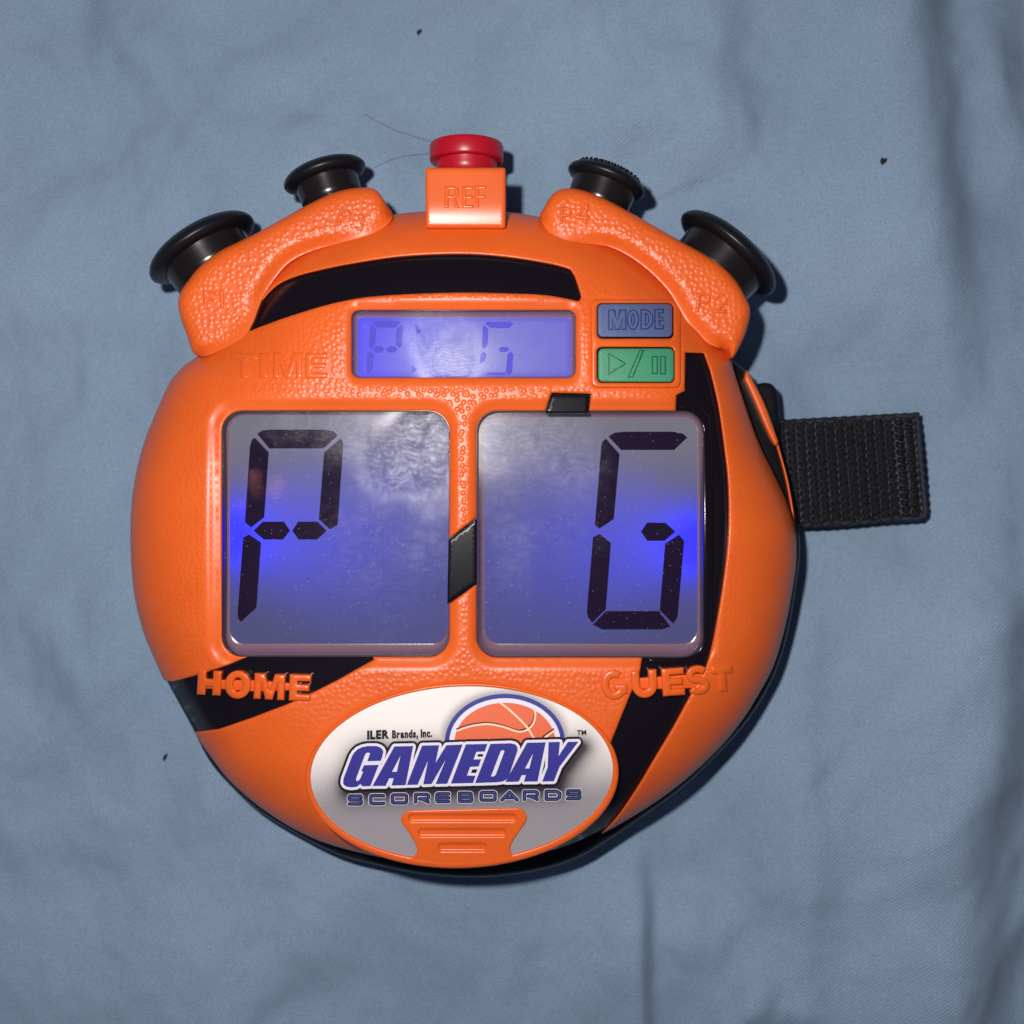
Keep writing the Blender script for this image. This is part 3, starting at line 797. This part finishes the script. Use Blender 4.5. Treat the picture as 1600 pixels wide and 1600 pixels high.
def letter_polys(ch, w_, h_, t):
    """bold sans capitals in a w_ x h_ box centred on 0 (y down), stem width t -> (add, sub)"""
    X, Y, q = w_ / 2, h_ / 2, t / 2
    box = lambda x0, y0, x1, y1: [(x0, y0), (x1, y0), (x1, y1), (x0, y1)]
    if ch == 'H': return [[(-X, -Y), (-X + t, -Y), (-X + t, -q * .9), (X - t, -q * .9), (X - t, -Y), (X, -Y), (X, Y), (X - t, Y), (X - t, q * .9), (-X + t, q * .9), (-X + t, Y), (-X, Y)]], []
    if ch == 'I' or ch == '1' and w_ < .25 * h_: return [box(-X, -Y, X, Y)], []
    if ch == '1': return [[(-X, -Y + t * .9), (X - t, -Y), (X, -Y), (X, Y), (X - t, Y), (X - t, -Y + t * 1.1), (-X, -Y + t * 1.7)]], []
    if ch == 'T': return [[(-X, -Y), (X, -Y), (X, -Y + t * .9), (q, -Y + t * .9), (q, Y), (-q, Y), (-q, -Y + t * .9), (-X, -Y + t * .9)]], []
    if ch == 'E': k = .8 * t; return [[(-X, -Y), (X, -Y), (X, -Y + k), (-X + t, -Y + k), (-X + t, -k / 2), (X * .85, -k / 2), (X * .85, k / 2), (-X + t, k / 2), (-X + t, Y - k), (X, Y - k), (X, Y), (-X, Y)]], []
    if ch == 'F': k = .8 * t; return [[(-X, -Y), (X, -Y), (X, -Y + k), (-X + t, -Y + k), (-X + t, -k / 2), (X * .85, -k / 2), (X * .85, k / 2), (-X + t, k / 2), (-X + t, Y), (-X, Y)]], []
    if ch == 'M': return [[(-X, -Y), (-X + t * 1.25, -Y), (0, Y * .35), (X - t * 1.25, -Y), (X, -Y), (X, Y), (X - t * .85, Y), (X - t * .85, -Y * .25), (t * .42, Y), (-t * .42, Y), (-X + t * .85, -Y * .25), (-X + t * .85, Y), (-X, Y)]], []
    if ch == 'O': return [arc(0, 0, X, Y, 0, 351, 39)], [arc(0, 0, X - t, Y - t * .85, 0, 351, 39)]
    if ch == 'D': return [[(-X, -Y)] + arc(X - h_ * .42, 0, h_ * .42, Y, 90, -90, 16) + [(-X, Y)]], [[(-X + t, -Y + t * .8)] + arc(X - h_ * .42, 0, h_ * .42 - t, Y - t * .8, 90, -90, 12) + [(-X + t, Y - t * .8)]]
    if ch == 'U': return [fat([(-X + q, -Y)] + [(x, y) for x, y in arc(0, Y - X, X - q, X - q * .9, 180, 360, 14)] + [(X - q, -Y)], q)], []
    if ch == 'G': return [fat(arc(0, 0, X - q, Y - q * .9, 48, 318, 24) + [(X - q, Y * .45), (X - q, Y * .12)], q * .95), box(X * .02, -t * .02, X, t * .72)], []
    if ch == 'S':
        ry = (Y - q * .85) / 2
        return [fat(arc(0, -ry, X - q, ry, 28, 250, 14) + arc(0, ry, X - q, ry, 70, -152, 14), q * .85)], []
    if ch == 'P': return [[(-X, -Y)] + arc(X - h_ * .28, -Y + h_ * .28, h_ * .28, h_ * .28, 90, -90, 12) + [(-X + t, -Y + h_ * .56), (-X + t, Y), (-X, Y)]], [[(-X + t, -Y + t * .8)] + arc(X - h_ * .28, -Y + h_ * .28, h_ * .28 - t, h_ * .28 - t * .8, 90, -90, 10) + [(-X + t, -Y + h_ * .56 - t * .8)]]
    if ch == 'R':
        a_, b_ = letter_polys('P', w_, h_, t); return a_ + [[(-X * .1, -q), (X * .35, -q), (X, Y), (X - t * 1.1, Y)]], b_
    if ch == '2': return [fat(arc(0, -Y + X, X - q, X - q, 170, -35, 14) + [(-X + q * 1.6, Y - q)], q), box(-X, Y - t, X, Y)], []
    if ch == '3':
        ry = (Y - q) / 2
        return [fat(arc(0, -ry, X - q, ry, 150, -75, 12), q), fat(arc(0, ry, X - q, ry, 75, -150, 12), q)], []
    if ch == '4': return [box(X - t * 1.7, -Y, X - t * .7, Y), box(-X, Y * .25, X, Y * .25 + t), fat([(X - t * 1.3, -Y), (-X + q, Y * .25 + q)], q)], []
    if ch == 'L': return [[(-X, -Y), (-X + t, -Y), (-X + t, Y - t * .8), (X, Y - t * .8), (X, Y), (-X, Y)]], []
    raise KeyError(ch)

def place(polys, cx, cy, rot=0, shear=0):
    a = math.radians(rot); c_, s_ = math.cos(a), math.sin(a)
    return [[(cx + (x - y * shear) * c_ - y * s_, cy + (x - y * shear) * s_ + y * c_) for x, y in p] for p in polys]

def letter(name, ch, box, mat, parent, zf, hgt, t, rot=0, r=2.0, skirt=8, grow=0):
    ad, sb = letter_polys(ch, box[2], box[3], t)
    ad = place(ad, box[0], box[1], rot); sb = place(sb, box[0], box[1], rot)
    return panel(name, ad, sb, lambda v: zf(v) + hgt, mat, parent, step=max(2.4, t * .4), r=r, skirt=skirt, rings=[r * .25, r * .95] if r else [])

def word(chars, boxes, mat, parent, zf, hgt, t, **kw):
    for ch, b in zip(chars, boxes):
        k2 = dict(kw)
        if len(b) > 4: k2['rot'] = b[4]
        letter('raised_letter', ch, b[:4], mat, parent, zf, hgt, t, **k2)

zs = z_front
# HOME: on the black seam, joined by a bar
ZH = lambda v: ftop(v) - 2
word('HOME', [(327, 1067, 37, 38, 3), (371.5, 1070, 41, 44, 3), (421, 1073, 48, 40, 3), (469, 1074.5, 34, 41, 2)], M_os, root, ZH, 6, 13, r=2.6, skirt=16)
bar = [(318, 1066), (330, 1062), (400, 1063), (460, 1068), (470, 1078), (400, 1081), (350, 1077), (318, 1076)]
panel('letter_bar', [bar], [], lambda v: ftop(v) - 1.5, M_os, root, step=6, r=2, skirt=10)
word('GUEST', [(959.5, 1070, 41, 46, -4), (1007, 1068.5, 40, 43, -4), (1052, 1065.5, 35, 43, -4), (1091, 1063, 38, 46, -4), (1129, 1061, 33, 40, -4)], M_os, root, ZH, 6, 13, r=2.6, skirt=16)
bar = [(985, 1060), (1020, 1058), (1100, 1052), (1100, 1074), (1050, 1077), (985, 1076)]
panel('letter_bar', [bar], [], lambda v: ftop(v) - 2, M_os, root, step=6, r=2, skirt=10)
word('TIME', [(381, 571, 41, 39, 0), (411.5, 571, 13, 39, 0), (449, 571, 45, 40, 0), (494, 571, 35, 40, 0)], M_os, root, zs, 2.2, 11, r=1.8, skirt=5)
ZP = lambda v: 177.0 + 0 * v[:, 0]
word('P1', [(328, 468, 20, 28, -3), (345, 467, 8, 28, -3)], M_os, podL, ZP, 3.0, 5, r=1.5, skirt=6)
word('P3', [(538, 340, 20, 26, 8), (562, 347, 15, 25, 12)], M_os, podL, ZP, 3.0, 5, r=1.5, skirt=6)
word('P4', [(884, 337, 18, 26, 4), (911, 333, 22, 30, 6)], M_os, podR, ZP, 3.0, 5, r=1.5, skirt=6)
word('P2', [(1099, 473, 21, 30, 5), (1126, 474, 20, 30, 5)], M_os, podR, ZP, 3.0, 5, r=1.5, skirt=6)
ref = [o for o in sc.objects if o.name == 'referee_button_housing'][0]
word('REF', [(706, 308, 23, 34, 0), (731, 308, 18, 34, 0), (751, 307, 18, 34, 0)], M_os, ref, lambda v: 197 + 0 * v[:, 0], 1.8, 6.5, r=1.5, skirt=5)
ZB = lambda v: zb1 + 0 * v[:, 0]
# MODE: dark moulded outline, lighter body of each letter
for ch, b in zip('MODE', [(964.5, 499.5, 28, 32), (989, 499.5, 19, 32), (1011, 499, 20, 32), (1030, 498.5, 15, 32)]):
    ad, sb = letter_polys(ch, b[2], b[3], 8.2 if ch != 'M' else 8.6)
    panel('raised_letter', place(ad, b[0], b[1]), place(sb, b[0], b[1]), lambda v: ftop(v) + 5.8, M_blued, eb, step=4, r=0, skirt=1.5)
    ad, sb = letter_polys(ch, b[2] - 3.6, b[3] - 3.6, 4.6 if ch != 'M' else 5.0)
    panel('raised_letter', place(ad, b[0], b[1]), place(sb, b[0], b[1]), lambda v: ftop(v) + 6.4, M_blue, eb, step=4, r=0, skirt=.6)
zg = lambda o: (lambda v: ftop(v) + 5 + o)
cM = lambda p: tr(p, 920, 460, .1)
for poly in ([(305, 905), (590, 1080), (305, 1265)], [(790, 865), (870, 870), (690, 1305), (605, 1300)], [(985, 960), (1080, 960), (1080, 1245), (985, 1245)], [(1115, 960), (1205, 960), (1205, 1250), (1115, 1250)]):
    pp = cM(poly); panel('button_symbol', [pp], [], zg(.8), M_greend, ep, step=6, r=0, skirt=1)
    A_ = np.array(pp); c_ = A_.mean(0); q = []
    # inward offset by 2.2
    nP = len(A_)
    area = sum(A_[i][0] * A_[(i + 1) % nP][1] - A_[(i + 1) % nP][0] * A_[i][1] for i in range(nP))
    sg = 1 if area > 0 else -1
    for i in range(nP):
        a, b, c = A_[i - 1], A_[i], A_[(i + 1) % nP]
        n1 = np.array([-(b - a)[1], (b - a)[0]]) / np.linalg.norm(b - a) * sg; n2 = np.array([-(c - b)[1], (c - b)[0]]) / np.linalg.norm(c - b) * sg
        bis = n1 + n2; bis /= np.linalg.norm(bis); q.append(tuple(b + bis * 2.0 / max(.35, bis.dot(n1))))
    panel('button_symbol', [q], [], zg(1.3), M_green, ep, step=6, r=0, skirt=.4)

# ------------------------------------------------------------------ logo badge
badge = bpy.data.objects.new('logo_badge', None); sc.collection.objects.link(badge); badge.parent = root
def zbadge(v): return 226 - 22 * sm(v[:, 1], 1130, 1370) + 0 * v[:, 0]
INB = ellipse(721.5, 1208.5, 237, 136.5, -2.2, 120)
panel('badge_rim', [BADGE], [inset(INB, 1)], lambda v: zbadge(v) + 3, M_os, badge, step=4, r=4, skirt=60)
cB = lambda p: tr(p, 600, 1240, .1625)
TAB = catmull(cB([(175, 290), (163, 245), (180, 200), (220, 170), (280, 160)]), 4, False) + cB([(700, 150), (1270, 136)]) + catmull(cB([(1290, 135), (1340, 155), (1372, 210), (1372, 255), (1340, 310), (1270, 410), (1228, 480), (1216, 535), (1240, 590), (1290, 608), (1340, 612)]), 4, False) + \
      cB([(1300, 640), (1000, 672), (740, 680), (500, 672), (260, 640)]) + catmull(cB([(250, 612), (285, 600), (308, 575), (318, 540), (300, 480), (240, 380)]), 4, False)
def rib_drop(v):
    z = np.zeros(len(v))
    for x0, y0, x1, y1 in ((235, 197, 1272, 272), (330, 338, 1177, 415), (520, 478, 987, 556)):
        p = rrect(600 + x0 * .1625, 1240 + y0 * .1625, 600 + x1 * .1625, 1240 + y1 * .1625, 5, 4)
        z -= 4.0 * sm(-sdf(v, p), -.8, 2.2)
    return z
panel('finger_tab', [TAB], [], lambda v: zbadge(v) + 3 + rib_drop(v), M_os, badge, step=1.9, r=2.5, skirt=8)

cA = lambda p: tr(p, 520, 1130, .125)
cC = lambda p: tr(p, 710, 1130, .1375)
G = cA([(600, 470), (620, 410), (632, 355), (618, 322), (590, 300), (540, 285), (440, 285), (370, 298), (310, 325), (265, 370), (240, 410), (135, 690), (128, 740), (140, 772), (170, 793), (230, 803), (300, 795), (345, 760), (370, 790), (470, 785), (575, 520), (390, 525), (355, 600), (380, 605), (345, 690), (320, 720), (295, 722), (290, 695), (400, 400), (420, 372), (445, 365), (465, 378), (432, 476)])
A1 = cA([(770, 290), (1005, 285), (910, 775), (735, 780), (760, 688), (705, 690), (660, 785), (495, 785)]); A1h = cA([(845, 410), (740, 608), (800, 606)])
Mg = cA([(1115, 280), (1330, 275), (1285, 495), (1420, 275), (1624, 266), (1430, 757), (1285, 760), (1412, 455), (1235, 760), (1130, 765), (1190, 470), (1060, 770), (925, 772)])
Eg = cC([(130, 240), (375, 235), (345, 322), (250, 326), (218, 412), (305, 410), (275, 492), (180, 497), (143, 595), (240, 597), (212, 680), (-41, 686)])
Dg = cC([(410, 235), (640, 228), (690, 240), (715, 270), (718, 310), (620, 600), (590, 640), (550, 662), (480, 672), (235, 680)]); Dh = cC([(525, 320), (545, 305), (568, 312), (565, 330), (470, 585), (450, 603), (415, 605)])
A2 = cC([(825, 222), (1038, 217), (945, 662), (790, 665), (812, 590), (765, 592), (730, 665), (578, 668)]); A2h = cC([(893, 345), (803, 515), (850, 513)])
Yg = cC([(1070, 215), (1200, 212), (1183, 375), (1290, 212), (1410, 210), (1195, 495), (1130, 660), (997, 663), (1060, 500)])
LET = [(G, []), (A1, [A1h]), (Mg, []), (Eg, []), (Dg, [Dh]), (A2, [A2h]), (Yg, [])]
allA, allB = segs_of([p for p, _ in LET])
def print_col(v, d):
    x, y = v[:, 0], v[:, 1]
    t = sm(y + (x - 720) * .04, 1160, 1262)
    top = np.array([.80, .75, .71]); low = np.array([.285, .265, .28])
    c = top[None] * (1 - t)[:, None] + low[None] * t[:, None]
    q = np.stack([x - 6, y - 9], -1)
    ds = dist_segs(q, allA, allB)
    for p, _ in LET: ds = np.where(inside(q, p), 0, ds)
    sh = np.exp(-(np.maximum(ds - 3, 0) / 18) ** 1.5) * .95
    ring = np.hypot((x - 789) / 94, (y - 1160) / 76) - 1
    sh2 = np.exp(-(np.maximum(ring * 85, 0) / 9) ** 2) * .5 * (y < 1185)
    return c * (1 - np.maximum(sh, sh2))[:, None] + np.array([.012, .006, .014])[None] * np.maximum(sh, sh2)[:, None]
panel('printed_face', [INB], [TAB], zbadge, M_ink, badge, step=2.6, r=0, skirt=3, colf=print_col)

def merge(name, parts, mat, parent):
    """parts: list of (v2d, tris, z offset)"""
    V, F = [], []; b = 0
    for v, f, dz in parts:
        V.append(W(v[:, 0], v[:, 1], zbadge(v) + dz)); F += [tuple(int(i) + b for i in t) for t in f]; b += len(v)
    return link(name, np.concatenate(V), F, mat, parent, smooth=False)
tris = []
for p, hs in LET:
    v, f, _ = triangulate([p], hs, 14, ()); tris.append((v, f))
def spread_letters(r, z0, n=18):
    out = []
    for i, (v, f) in enumerate(tris):
        for k in range(n):
            a = 2 * math.pi * k / n
            out.append((v + np.array([math.cos(a), math.sin(a)]) * r, f, z0 + .006 * (k + n * (i % 2))))
    return out
def halfell(rx, ry, y1=1172): 
    return [(789 + rx * math.cos(math.radians(a)), 1160 + ry * math.sin(math.radians(a))) for a in range(180, 361, 4)] + [(789 + rx, y1), (789 - rx, y1)]
def flatshape(name, poly, z, mat, sub=()):
    v, f, _ = triangulate([poly], list(sub), 12, ()); return merge(name, [(v, f, z)], mat, badge)
flatshape('ball_ring', halfell(94, 76), .35, I_ring)
flatshape('ball_border', halfell(87, 69), .55, I_white)
flatshape('ball_print', halfell(79, 62), .75, I_ball)
def stroke(path, hw, z, z2=.0):
    """list of quads along a path with round joints"""
    out = []; k = 0
    for (x0, y0), (x1, y1) in zip(path[:-1], path[1:]):
        d = np.array([x1 - x0, y1 - y0], float); L = np.linalg.norm(d); d /= L; nn = np.array([-d[1], d[0]]) * hw
        a, b = np.array([x0, y0]), np.array([x1, y1])
        v = np.array([a + nn, a - nn, b - nn, b + nn]); f = np.array([(0, 1, 2), (0, 2, 3)])
        c = np.cross(np.append(v[1] - v[0], 0), np.append(v[2] - v[0], 0))[2]
        if c > 0: f = f[:, ::-1]
        out.append((v, f, z + .008 * k)); k += 1
    for x, y in path:
        ang = [2 * math.pi * j / 10 for j in range(10)]
        v = np.array([(x + hw * math.cos(t), y + hw * math.sin(t)) for t in ang]); f = np.array([(0, j + 1, j) for j in range(1, 9)])
        out.append((v, f, z + .008 * k)); k += 1
    return out
cR = lambda p: tr(p, 680, 1070, .15625)
L1 = catmull(cR([(225, 458), (330, 420), (450, 398), (550, 395), (680, 420), (780, 455), (850, 470), (920, 450), (980, 390), (1003, 300), (993, 250)]), 3, False)
L2 = catmull(cR([(650, 180), (730, 240), (850, 350), (930, 440), (990, 540)]), 3, False)
L3 = cR([(1085, 535), (1192, 458)])
merge('ball_seam_shade', stroke([(x - 1.2, y - 2.4) for x, y in L1[:28]], 1.3, .95) + stroke([(x - 1.5, y - 2.4) for x, y in L3], 1.3, 1.2), I_dark, badge)
merge('ball_seam', stroke(L1, 1.5, 1.35) + stroke(L2, 1.5, 1.65) + stroke(L3, 1.5, 1.85), I_cream, badge)
merge('wordmark_shadow', spread_letters(8.0, 2.1), I_black, badge)
merge('wordmark_border', spread_letters(4.3, 2.45), I_white, badge)
for v, f in tris: merge('wordmark_letter', [(v, f, 2.8)], I_blue, badge)
for q in ([(265, 352), (320, 350), (312, 380), (265, 380)], [(200, 527), (250, 524), (238, 562), (192, 562)]):
    flatshape('wordmark_notch', cC(q), 3.0, I_black)
# second line, wide square letters drawn with strokes
UN = {'S': [[(1, .2), (.95, 0), (.05, 0), (0, .12), (0, .42), (.08, .5), (.92, .5), (1, .6), (1, .9), (.92, 1), (0, 1)]],
      'C': [[(1, .06), (.95, 0), (.08, 0), (0, .1), (0, .9), (.08, 1), (.95, 1), (1, .94)]],
      'O': [[(.08, 0), (.92, 0), (1, .1), (1, .9), (.92, 1), (.08, 1), (0, .9), (0, .1), (.08, 0)]],
      'R': [[(0, 1), (0, 0), (.9, 0), (1, .12), (1, .45), (.9, .58), (.3, .58)], [(.5, .58), (1, 1)]],
      'E': [[(1, 0), (.08, 0), (0, .1), (0, .9), (.08, 1), (1, 1)], [(0, .5), (1, .5)]],
      'B': [[(0, 0), (.85, 0), (.95, .1), (.95, .4), (.88, .5), (1, .6), (1, .9), (.92, 1), (0, 1), (0, 0)], [(0, .5), (.88, .5)]],
      'A': [[(0, 1), (.5, 0), (1, 1)], [(.26, .7), (.74, .7)]],
      'D': [[(0, 0), (.75, 0), (1, .25), (1, .75), (.75, 1), (0, 1), (0, 0)]]}
boxes = [tuple(cA([(185, 890), (375, 1030)])), tuple(cA([(455, 885), (655, 1025)])), tuple(cA([(725, 876), (940, 1016)])), tuple(cA([(1015, 870), (1215, 1006)])), tuple(cA([(1280, 862), (1470, 1000)])),
         tuple(cC([(40, 777), (215, 905)])), tuple(cC([(285, 768), (480, 893)])), tuple(cC([(522, 765), (730, 890)])), tuple(cC([(777, 760), (960, 885)])), tuple(cC([(1025, 755), (1215, 882)])), tuple(cC([(1265, 750), (1445, 876)]))]
w1, w2, w3 = [], [], []
for i, (ch, (a, b)) in enumerate(zip('SCOREBOARDS', boxes)):
    m_ = 2.5
    for pth in UN[ch]:
        path = [(a[0] + m_ + u * (b[0] - a[0] - 2 * m_), a[1] + m_ + v * (b[1] - a[1] - 2 * m_)) for u, v in pth]
        w1 += stroke(path, 3.8, 2.6); w2 += stroke(path, 2.9, 3.0)
    w3.append([stroke([(a[0] + m_ + u * (b[0] - a[0] - 2 * m_), a[1] + m_ + v * (b[1] - a[1] - 2 * m_)) for u, v in pth], .95, 3.4) for pth in UN[ch]])
merge('second_line_border', w1, I_white, badge); merge('second_line_edge', w2, I_navy, badge)
for ws in w3: merge('second_line_letter', [q for s_ in ws for q in s_], I_lblue, badge)

def smalltext(txt, x0, x1, yb0, yb1, h, off, name):
    """condensed print along a straight line; widths are shared out by glyph"""
    wd = []; gs = []
    for ch in txt:
        if ch == ' ': wd.append(.28); gs.append(None); continue
        V, F = glyph(ch, off, 0, 0); gs.append((V, F)); wd.append(V[:, 0].max() - V[:, 0].min() + .07)
    tot = sum(wd); x = 0; VV, FF = [], []; cap = glyph('I', off, 0, 0)[0][:, 1].max()
    for ch, g, wv_ in zip(txt, gs, wd):
        if g:
            V, F = g; u = (V[:, 0] - V[:, 0].min() + x) / tot; px = x0 + u * (x1 - x0); py = yb0 + u * (yb1 - yb0) - V[:, 1] / cap * h
            b = len(VV); z = zbadge(np.stack([px, py], -1)) + 2.0 + .01 * (x % 1)
            VV += list(W(px, py, z)); FF += [tuple(i + b for i in t) for t in F]
        x += wv_
    return link(name, VV, FF, I_black, badge, smooth=False)
smalltext('ILER', 573.5, 609, 1154.5, 1153, 13, .06, 'maker_name')
smalltext('Brands, Inc.', 612.5, 676, 1153, 1151, 12, .05, 'maker_name')
smalltext('TM', 901.5, 916.5, 1148.5, 1148, 7.5, .03, 'trade_mark')

# ------------------------------------------------------------------ strap and its clip
clip = panel('strap_clip', [catmull([(1170, 620), (1180, 602), (1198, 598), (1210, 604), (1216, 622), (1220, 700), (1216, 760), (1180, 760)], 4)], [], lambda v: 44 + 0 * v[:, 0], M_bs, root, step=6, r=6, skirt=40)
m_strap, nt, p = new_mat('black_webbing')
tc = N(nt, 'ShaderNodeTexCoord'); nz = N(nt, 'ShaderNodeTexNoise', i_Scale=1400.0, i_Detail=4.0); nt.links.new(tc.outputs['Object'], nz.inputs['Vector'])
cr = N(nt, 'ShaderNodeValToRGB'); cr.color_ramp.elements[0].position = .35; cr.color_ramp.elements[0].color = (.0012, .0012, .003, 1)
cr.color_ramp.elements[1].position = .75; cr.color_ramp.elements[1].color = (.012, .012, .016, 1)
nt.links.new(nz.outputs['Fac'], cr.inputs[0]); nt.links.new(cr.outputs[0], p.inputs['Base Color'])
p.inputs['Roughness'].default_value = .42; p.inputs['Specular IOR Level'].default_value = .3
p.inputs['Sheen Weight'].default_value = .06
nb = N(nt, 'ShaderNodeTexNoise', i_Scale=5000.0, i_Detail=3.0); nt.links.new(tc.outputs['Object'], nb.inputs['Vector'])
bb = N(nt, 'ShaderNodeBump', i_Strength=.6, i_Distance=.0001); nt.links.new(nb.outputs['Fac'], bb.inputs['Height']); nt.links.new(bb.outputs['Normal'], p.inputs['Normal'])
nu, nv = 200, 136
uu, vv = np.meshgrid(np.linspace(0, 1, nu), np.linspace(0, 1, nv)); uu, vv = uu.ravel(), vv.ravel()
Lx = 1196 * np.ones_like(vv) + 10 * vv; Ly = 657 + vv * 167
Rx = 1436 + 15 * vv - 9 * sm(vv, .93, 1) + .8 * np.sin(vv * 80) ; Ry = 644 + vv * 172
X = Lx + (Rx - Lx) * uu; Y = Ly + (Ry - Ly) * uu + 2.5 * np.sin(uu * 5) * vv + .5 * np.sin(uu * 95)
ud, vd = uu * 240, vv * 165
ci = np.floor(ud / 15.3); cu_ = ud / 15.3 - ci - .5
knit = (np.cos(cu_ * 2 * np.pi) * .5 + .5) ** .7 * (.5 + .5 * np.cos(2 * np.pi * (vd / 11.0 + np.abs(cu_) * .75 + .5 * (ci % 2)) + .9 * np.sin(ci * 2.1 + vd / 37)))
knit *= .75 + .5 * np.random.RandomState(3).rand(len(knit)) * .6
edge = np.minimum(sm(vv, 0, .05), 1 - sm(vv, .95, 1)) * (1 - sm(uu, .965, 1))
tail = sm(uu, .80, .87)
Z = 18 + 8 * edge + 10 * knit * edge * (1 - .5 * tail) + 4 * tail * edge + 3 * np.sin(uu * 6)
P3 = W(X, Y, Z); idx = np.arange(nu * nv).reshape(nv, nu)
Fs = [tuple(q) for q in np.stack([idx[:-1, :-1].ravel(), idx[1:, :-1].ravel(), idx[1:, 1:].ravel(), idx[:-1, 1:].ravel()], -1)]
bd = list(idx[0, :]) + list(idx[1:, -1]) + list(idx[-1, -2::-1]) + list(idx[-2:0:-1, 0])
VV = list(P3); base = len(VV)
for i in bd: VV.append(np.array([P3[i][0], P3[i][1], -10 * S]))
for k in range(len(bd)):
    k2 = (k + 1) % len(bd); Fs.append((bd[k], bd[k2], base + k2, base + k))
link('webbing_strap', VV, Fs, m_strap, root)

# ------------------------------------------------------------------ specks and hairs on the sheet
M_lint = simple('dark_lint', (.02, .022, .03), .9, .1, .5, 4000)
def sheet_z(x, y): return fab_h(np.array([[x, y]], float))[0]
def lint(x, y, r, el, rot, label):
    V, F = [], []; n_, m_ = 10, 6; c = W(x, y, sheet_z(x, y) + r * .35)
    for j in range(m_ + 1):
        ph = math.pi * j / m_
        for k in range(n_):
            a = 2 * math.pi * k / n_; q = r * (1 + .25 * math.sin(3 * a + j) + .2 * math.sin(5 * a + 1))
            u, v_, w_ = q * el * math.sin(ph) * math.cos(a), q * math.sin(ph) * math.sin(a), r * .5 * math.cos(ph)
            ca, sa = math.cos(rot), math.sin(rot)
            V.append(c + np.array([u * ca - v_ * sa, u * sa + v_ * ca, w_]) * S)
    for j in range(m_):
        for k in range(n_):
            F.append((j * n_ + k, j * n_ + (k + 1) % n_, (j + 1) * n_ + (k + 1) % n_, (j + 1) * n_ + k))
    o = link('lint_speck', V, F, M_lint, None); o['label'] = label; o['category'] = 'lint'; o['group'] = 'dark lint specks on the sheet'
lint(655, 50, 3.6, 1.5, 1.0, 'tiny dark lint speck on the sheet near the top edge, above the red button')
lint(1380, 251, 4.2, 1.3, .7, 'dark lint speck on the sheet beside the long fold at upper right')
lint(258, 1183, 2.6, 2.4, 1.1, 'slanted dark lint speck on the sheet left of the lower black seam')
M_hair = simple('dark_hair', (.07, .07, .09), .5, .4)
def hair(path, label, r=.38):
    path = catmull(path, 8, False); V, F = [], []
    z = [sheet_z(x, y) + 1.4 for x, y in path]; pts = [Vector(W(x, y, zz)) for (x, y), zz in zip(path, z)]
    for i, p_ in enumerate(pts):
        d = (pts[min(i + 1, len(pts) - 1)] - pts[max(i - 1, 0)]).normalized(); s_ = d.cross(Vector((0, 0, 1))).normalized(); u = s_.cross(d)
        for k in range(5):
            a = 2 * math.pi * k / 5; V.append(p_ + (s_ * math.cos(a) + u * math.sin(a)) * (r * S))
    for i in range(len(pts) - 1):
        for k in range(5): F.append((i * 5 + k, i * 5 + (k + 1) % 5, i * 5 + 5 + (k + 1) % 5, i * 5 + 5 + k))
    o = link('loose_hair', V, F, M_hair, None); o['label'] = label; o['category'] = 'hair'; o['group'] = 'loose hairs by the red button'
hair([(570, 178), (590, 190), (620, 204), (650, 214), (690, 226)], 'upper fine hair on the sheet running down to the red button')
hair([(585, 262), (610, 250), (640, 243), (690, 238)], 'lower fine hair on the sheet arching between the small left button and the red button', .28)

# ------------------------------------------------------------------ ceiling lamp of the room, seen mirrored in the left window
lamp = bpy.data.objects.new('ceiling_lamp', None); sc.collection.objects.link(lamp)
lamp['label'] = 'dim warm lamp whose four small bulbs are mirrored in the left display'; lamp['category'] = 'lamp'
M_bulb, nt, p = new_mat('warm_bulb'); p.inputs['Base Color'].default_value = (.6, .3, .2, 1)
p.inputs['Emission Color'].default_value = (1, .34, .20, 1); p.inputs['Emission Strength'].default_value = 10.0
zl = 228.0; hh = 14000.0; camz = H
for bx, by, br_ in ((396, 744, 12.5), (432, 754, 12.5), (400, 765, 9.5), (428, 770, 9.5), (375, 786, 6)):
    q = W(bx, by, zl); kk = 1 + hh / (H - zl)
    c = np.array([q[0] * kk, q[1] * kk, (zl + hh) * S]); rr = br_ * kk * .48
    lathe('bulb', c, (0, 1, 0), [(-rr * math.cos(math.pi * j / 14), rr * math.sin(math.pi * j / 14)) for j in range(15)], M_bulb, lamp, 20)
q = W(405, 757, zl) * (1 + hh / (H - zl))
lathe('lamp_plate', (q[0], q[1], (zl + hh + 500) * S), (.0001, 0, 1), [(0, .1), (0, 420), (30, 430), (60, 400), (60, .1)], M_bs, lamp, 32)
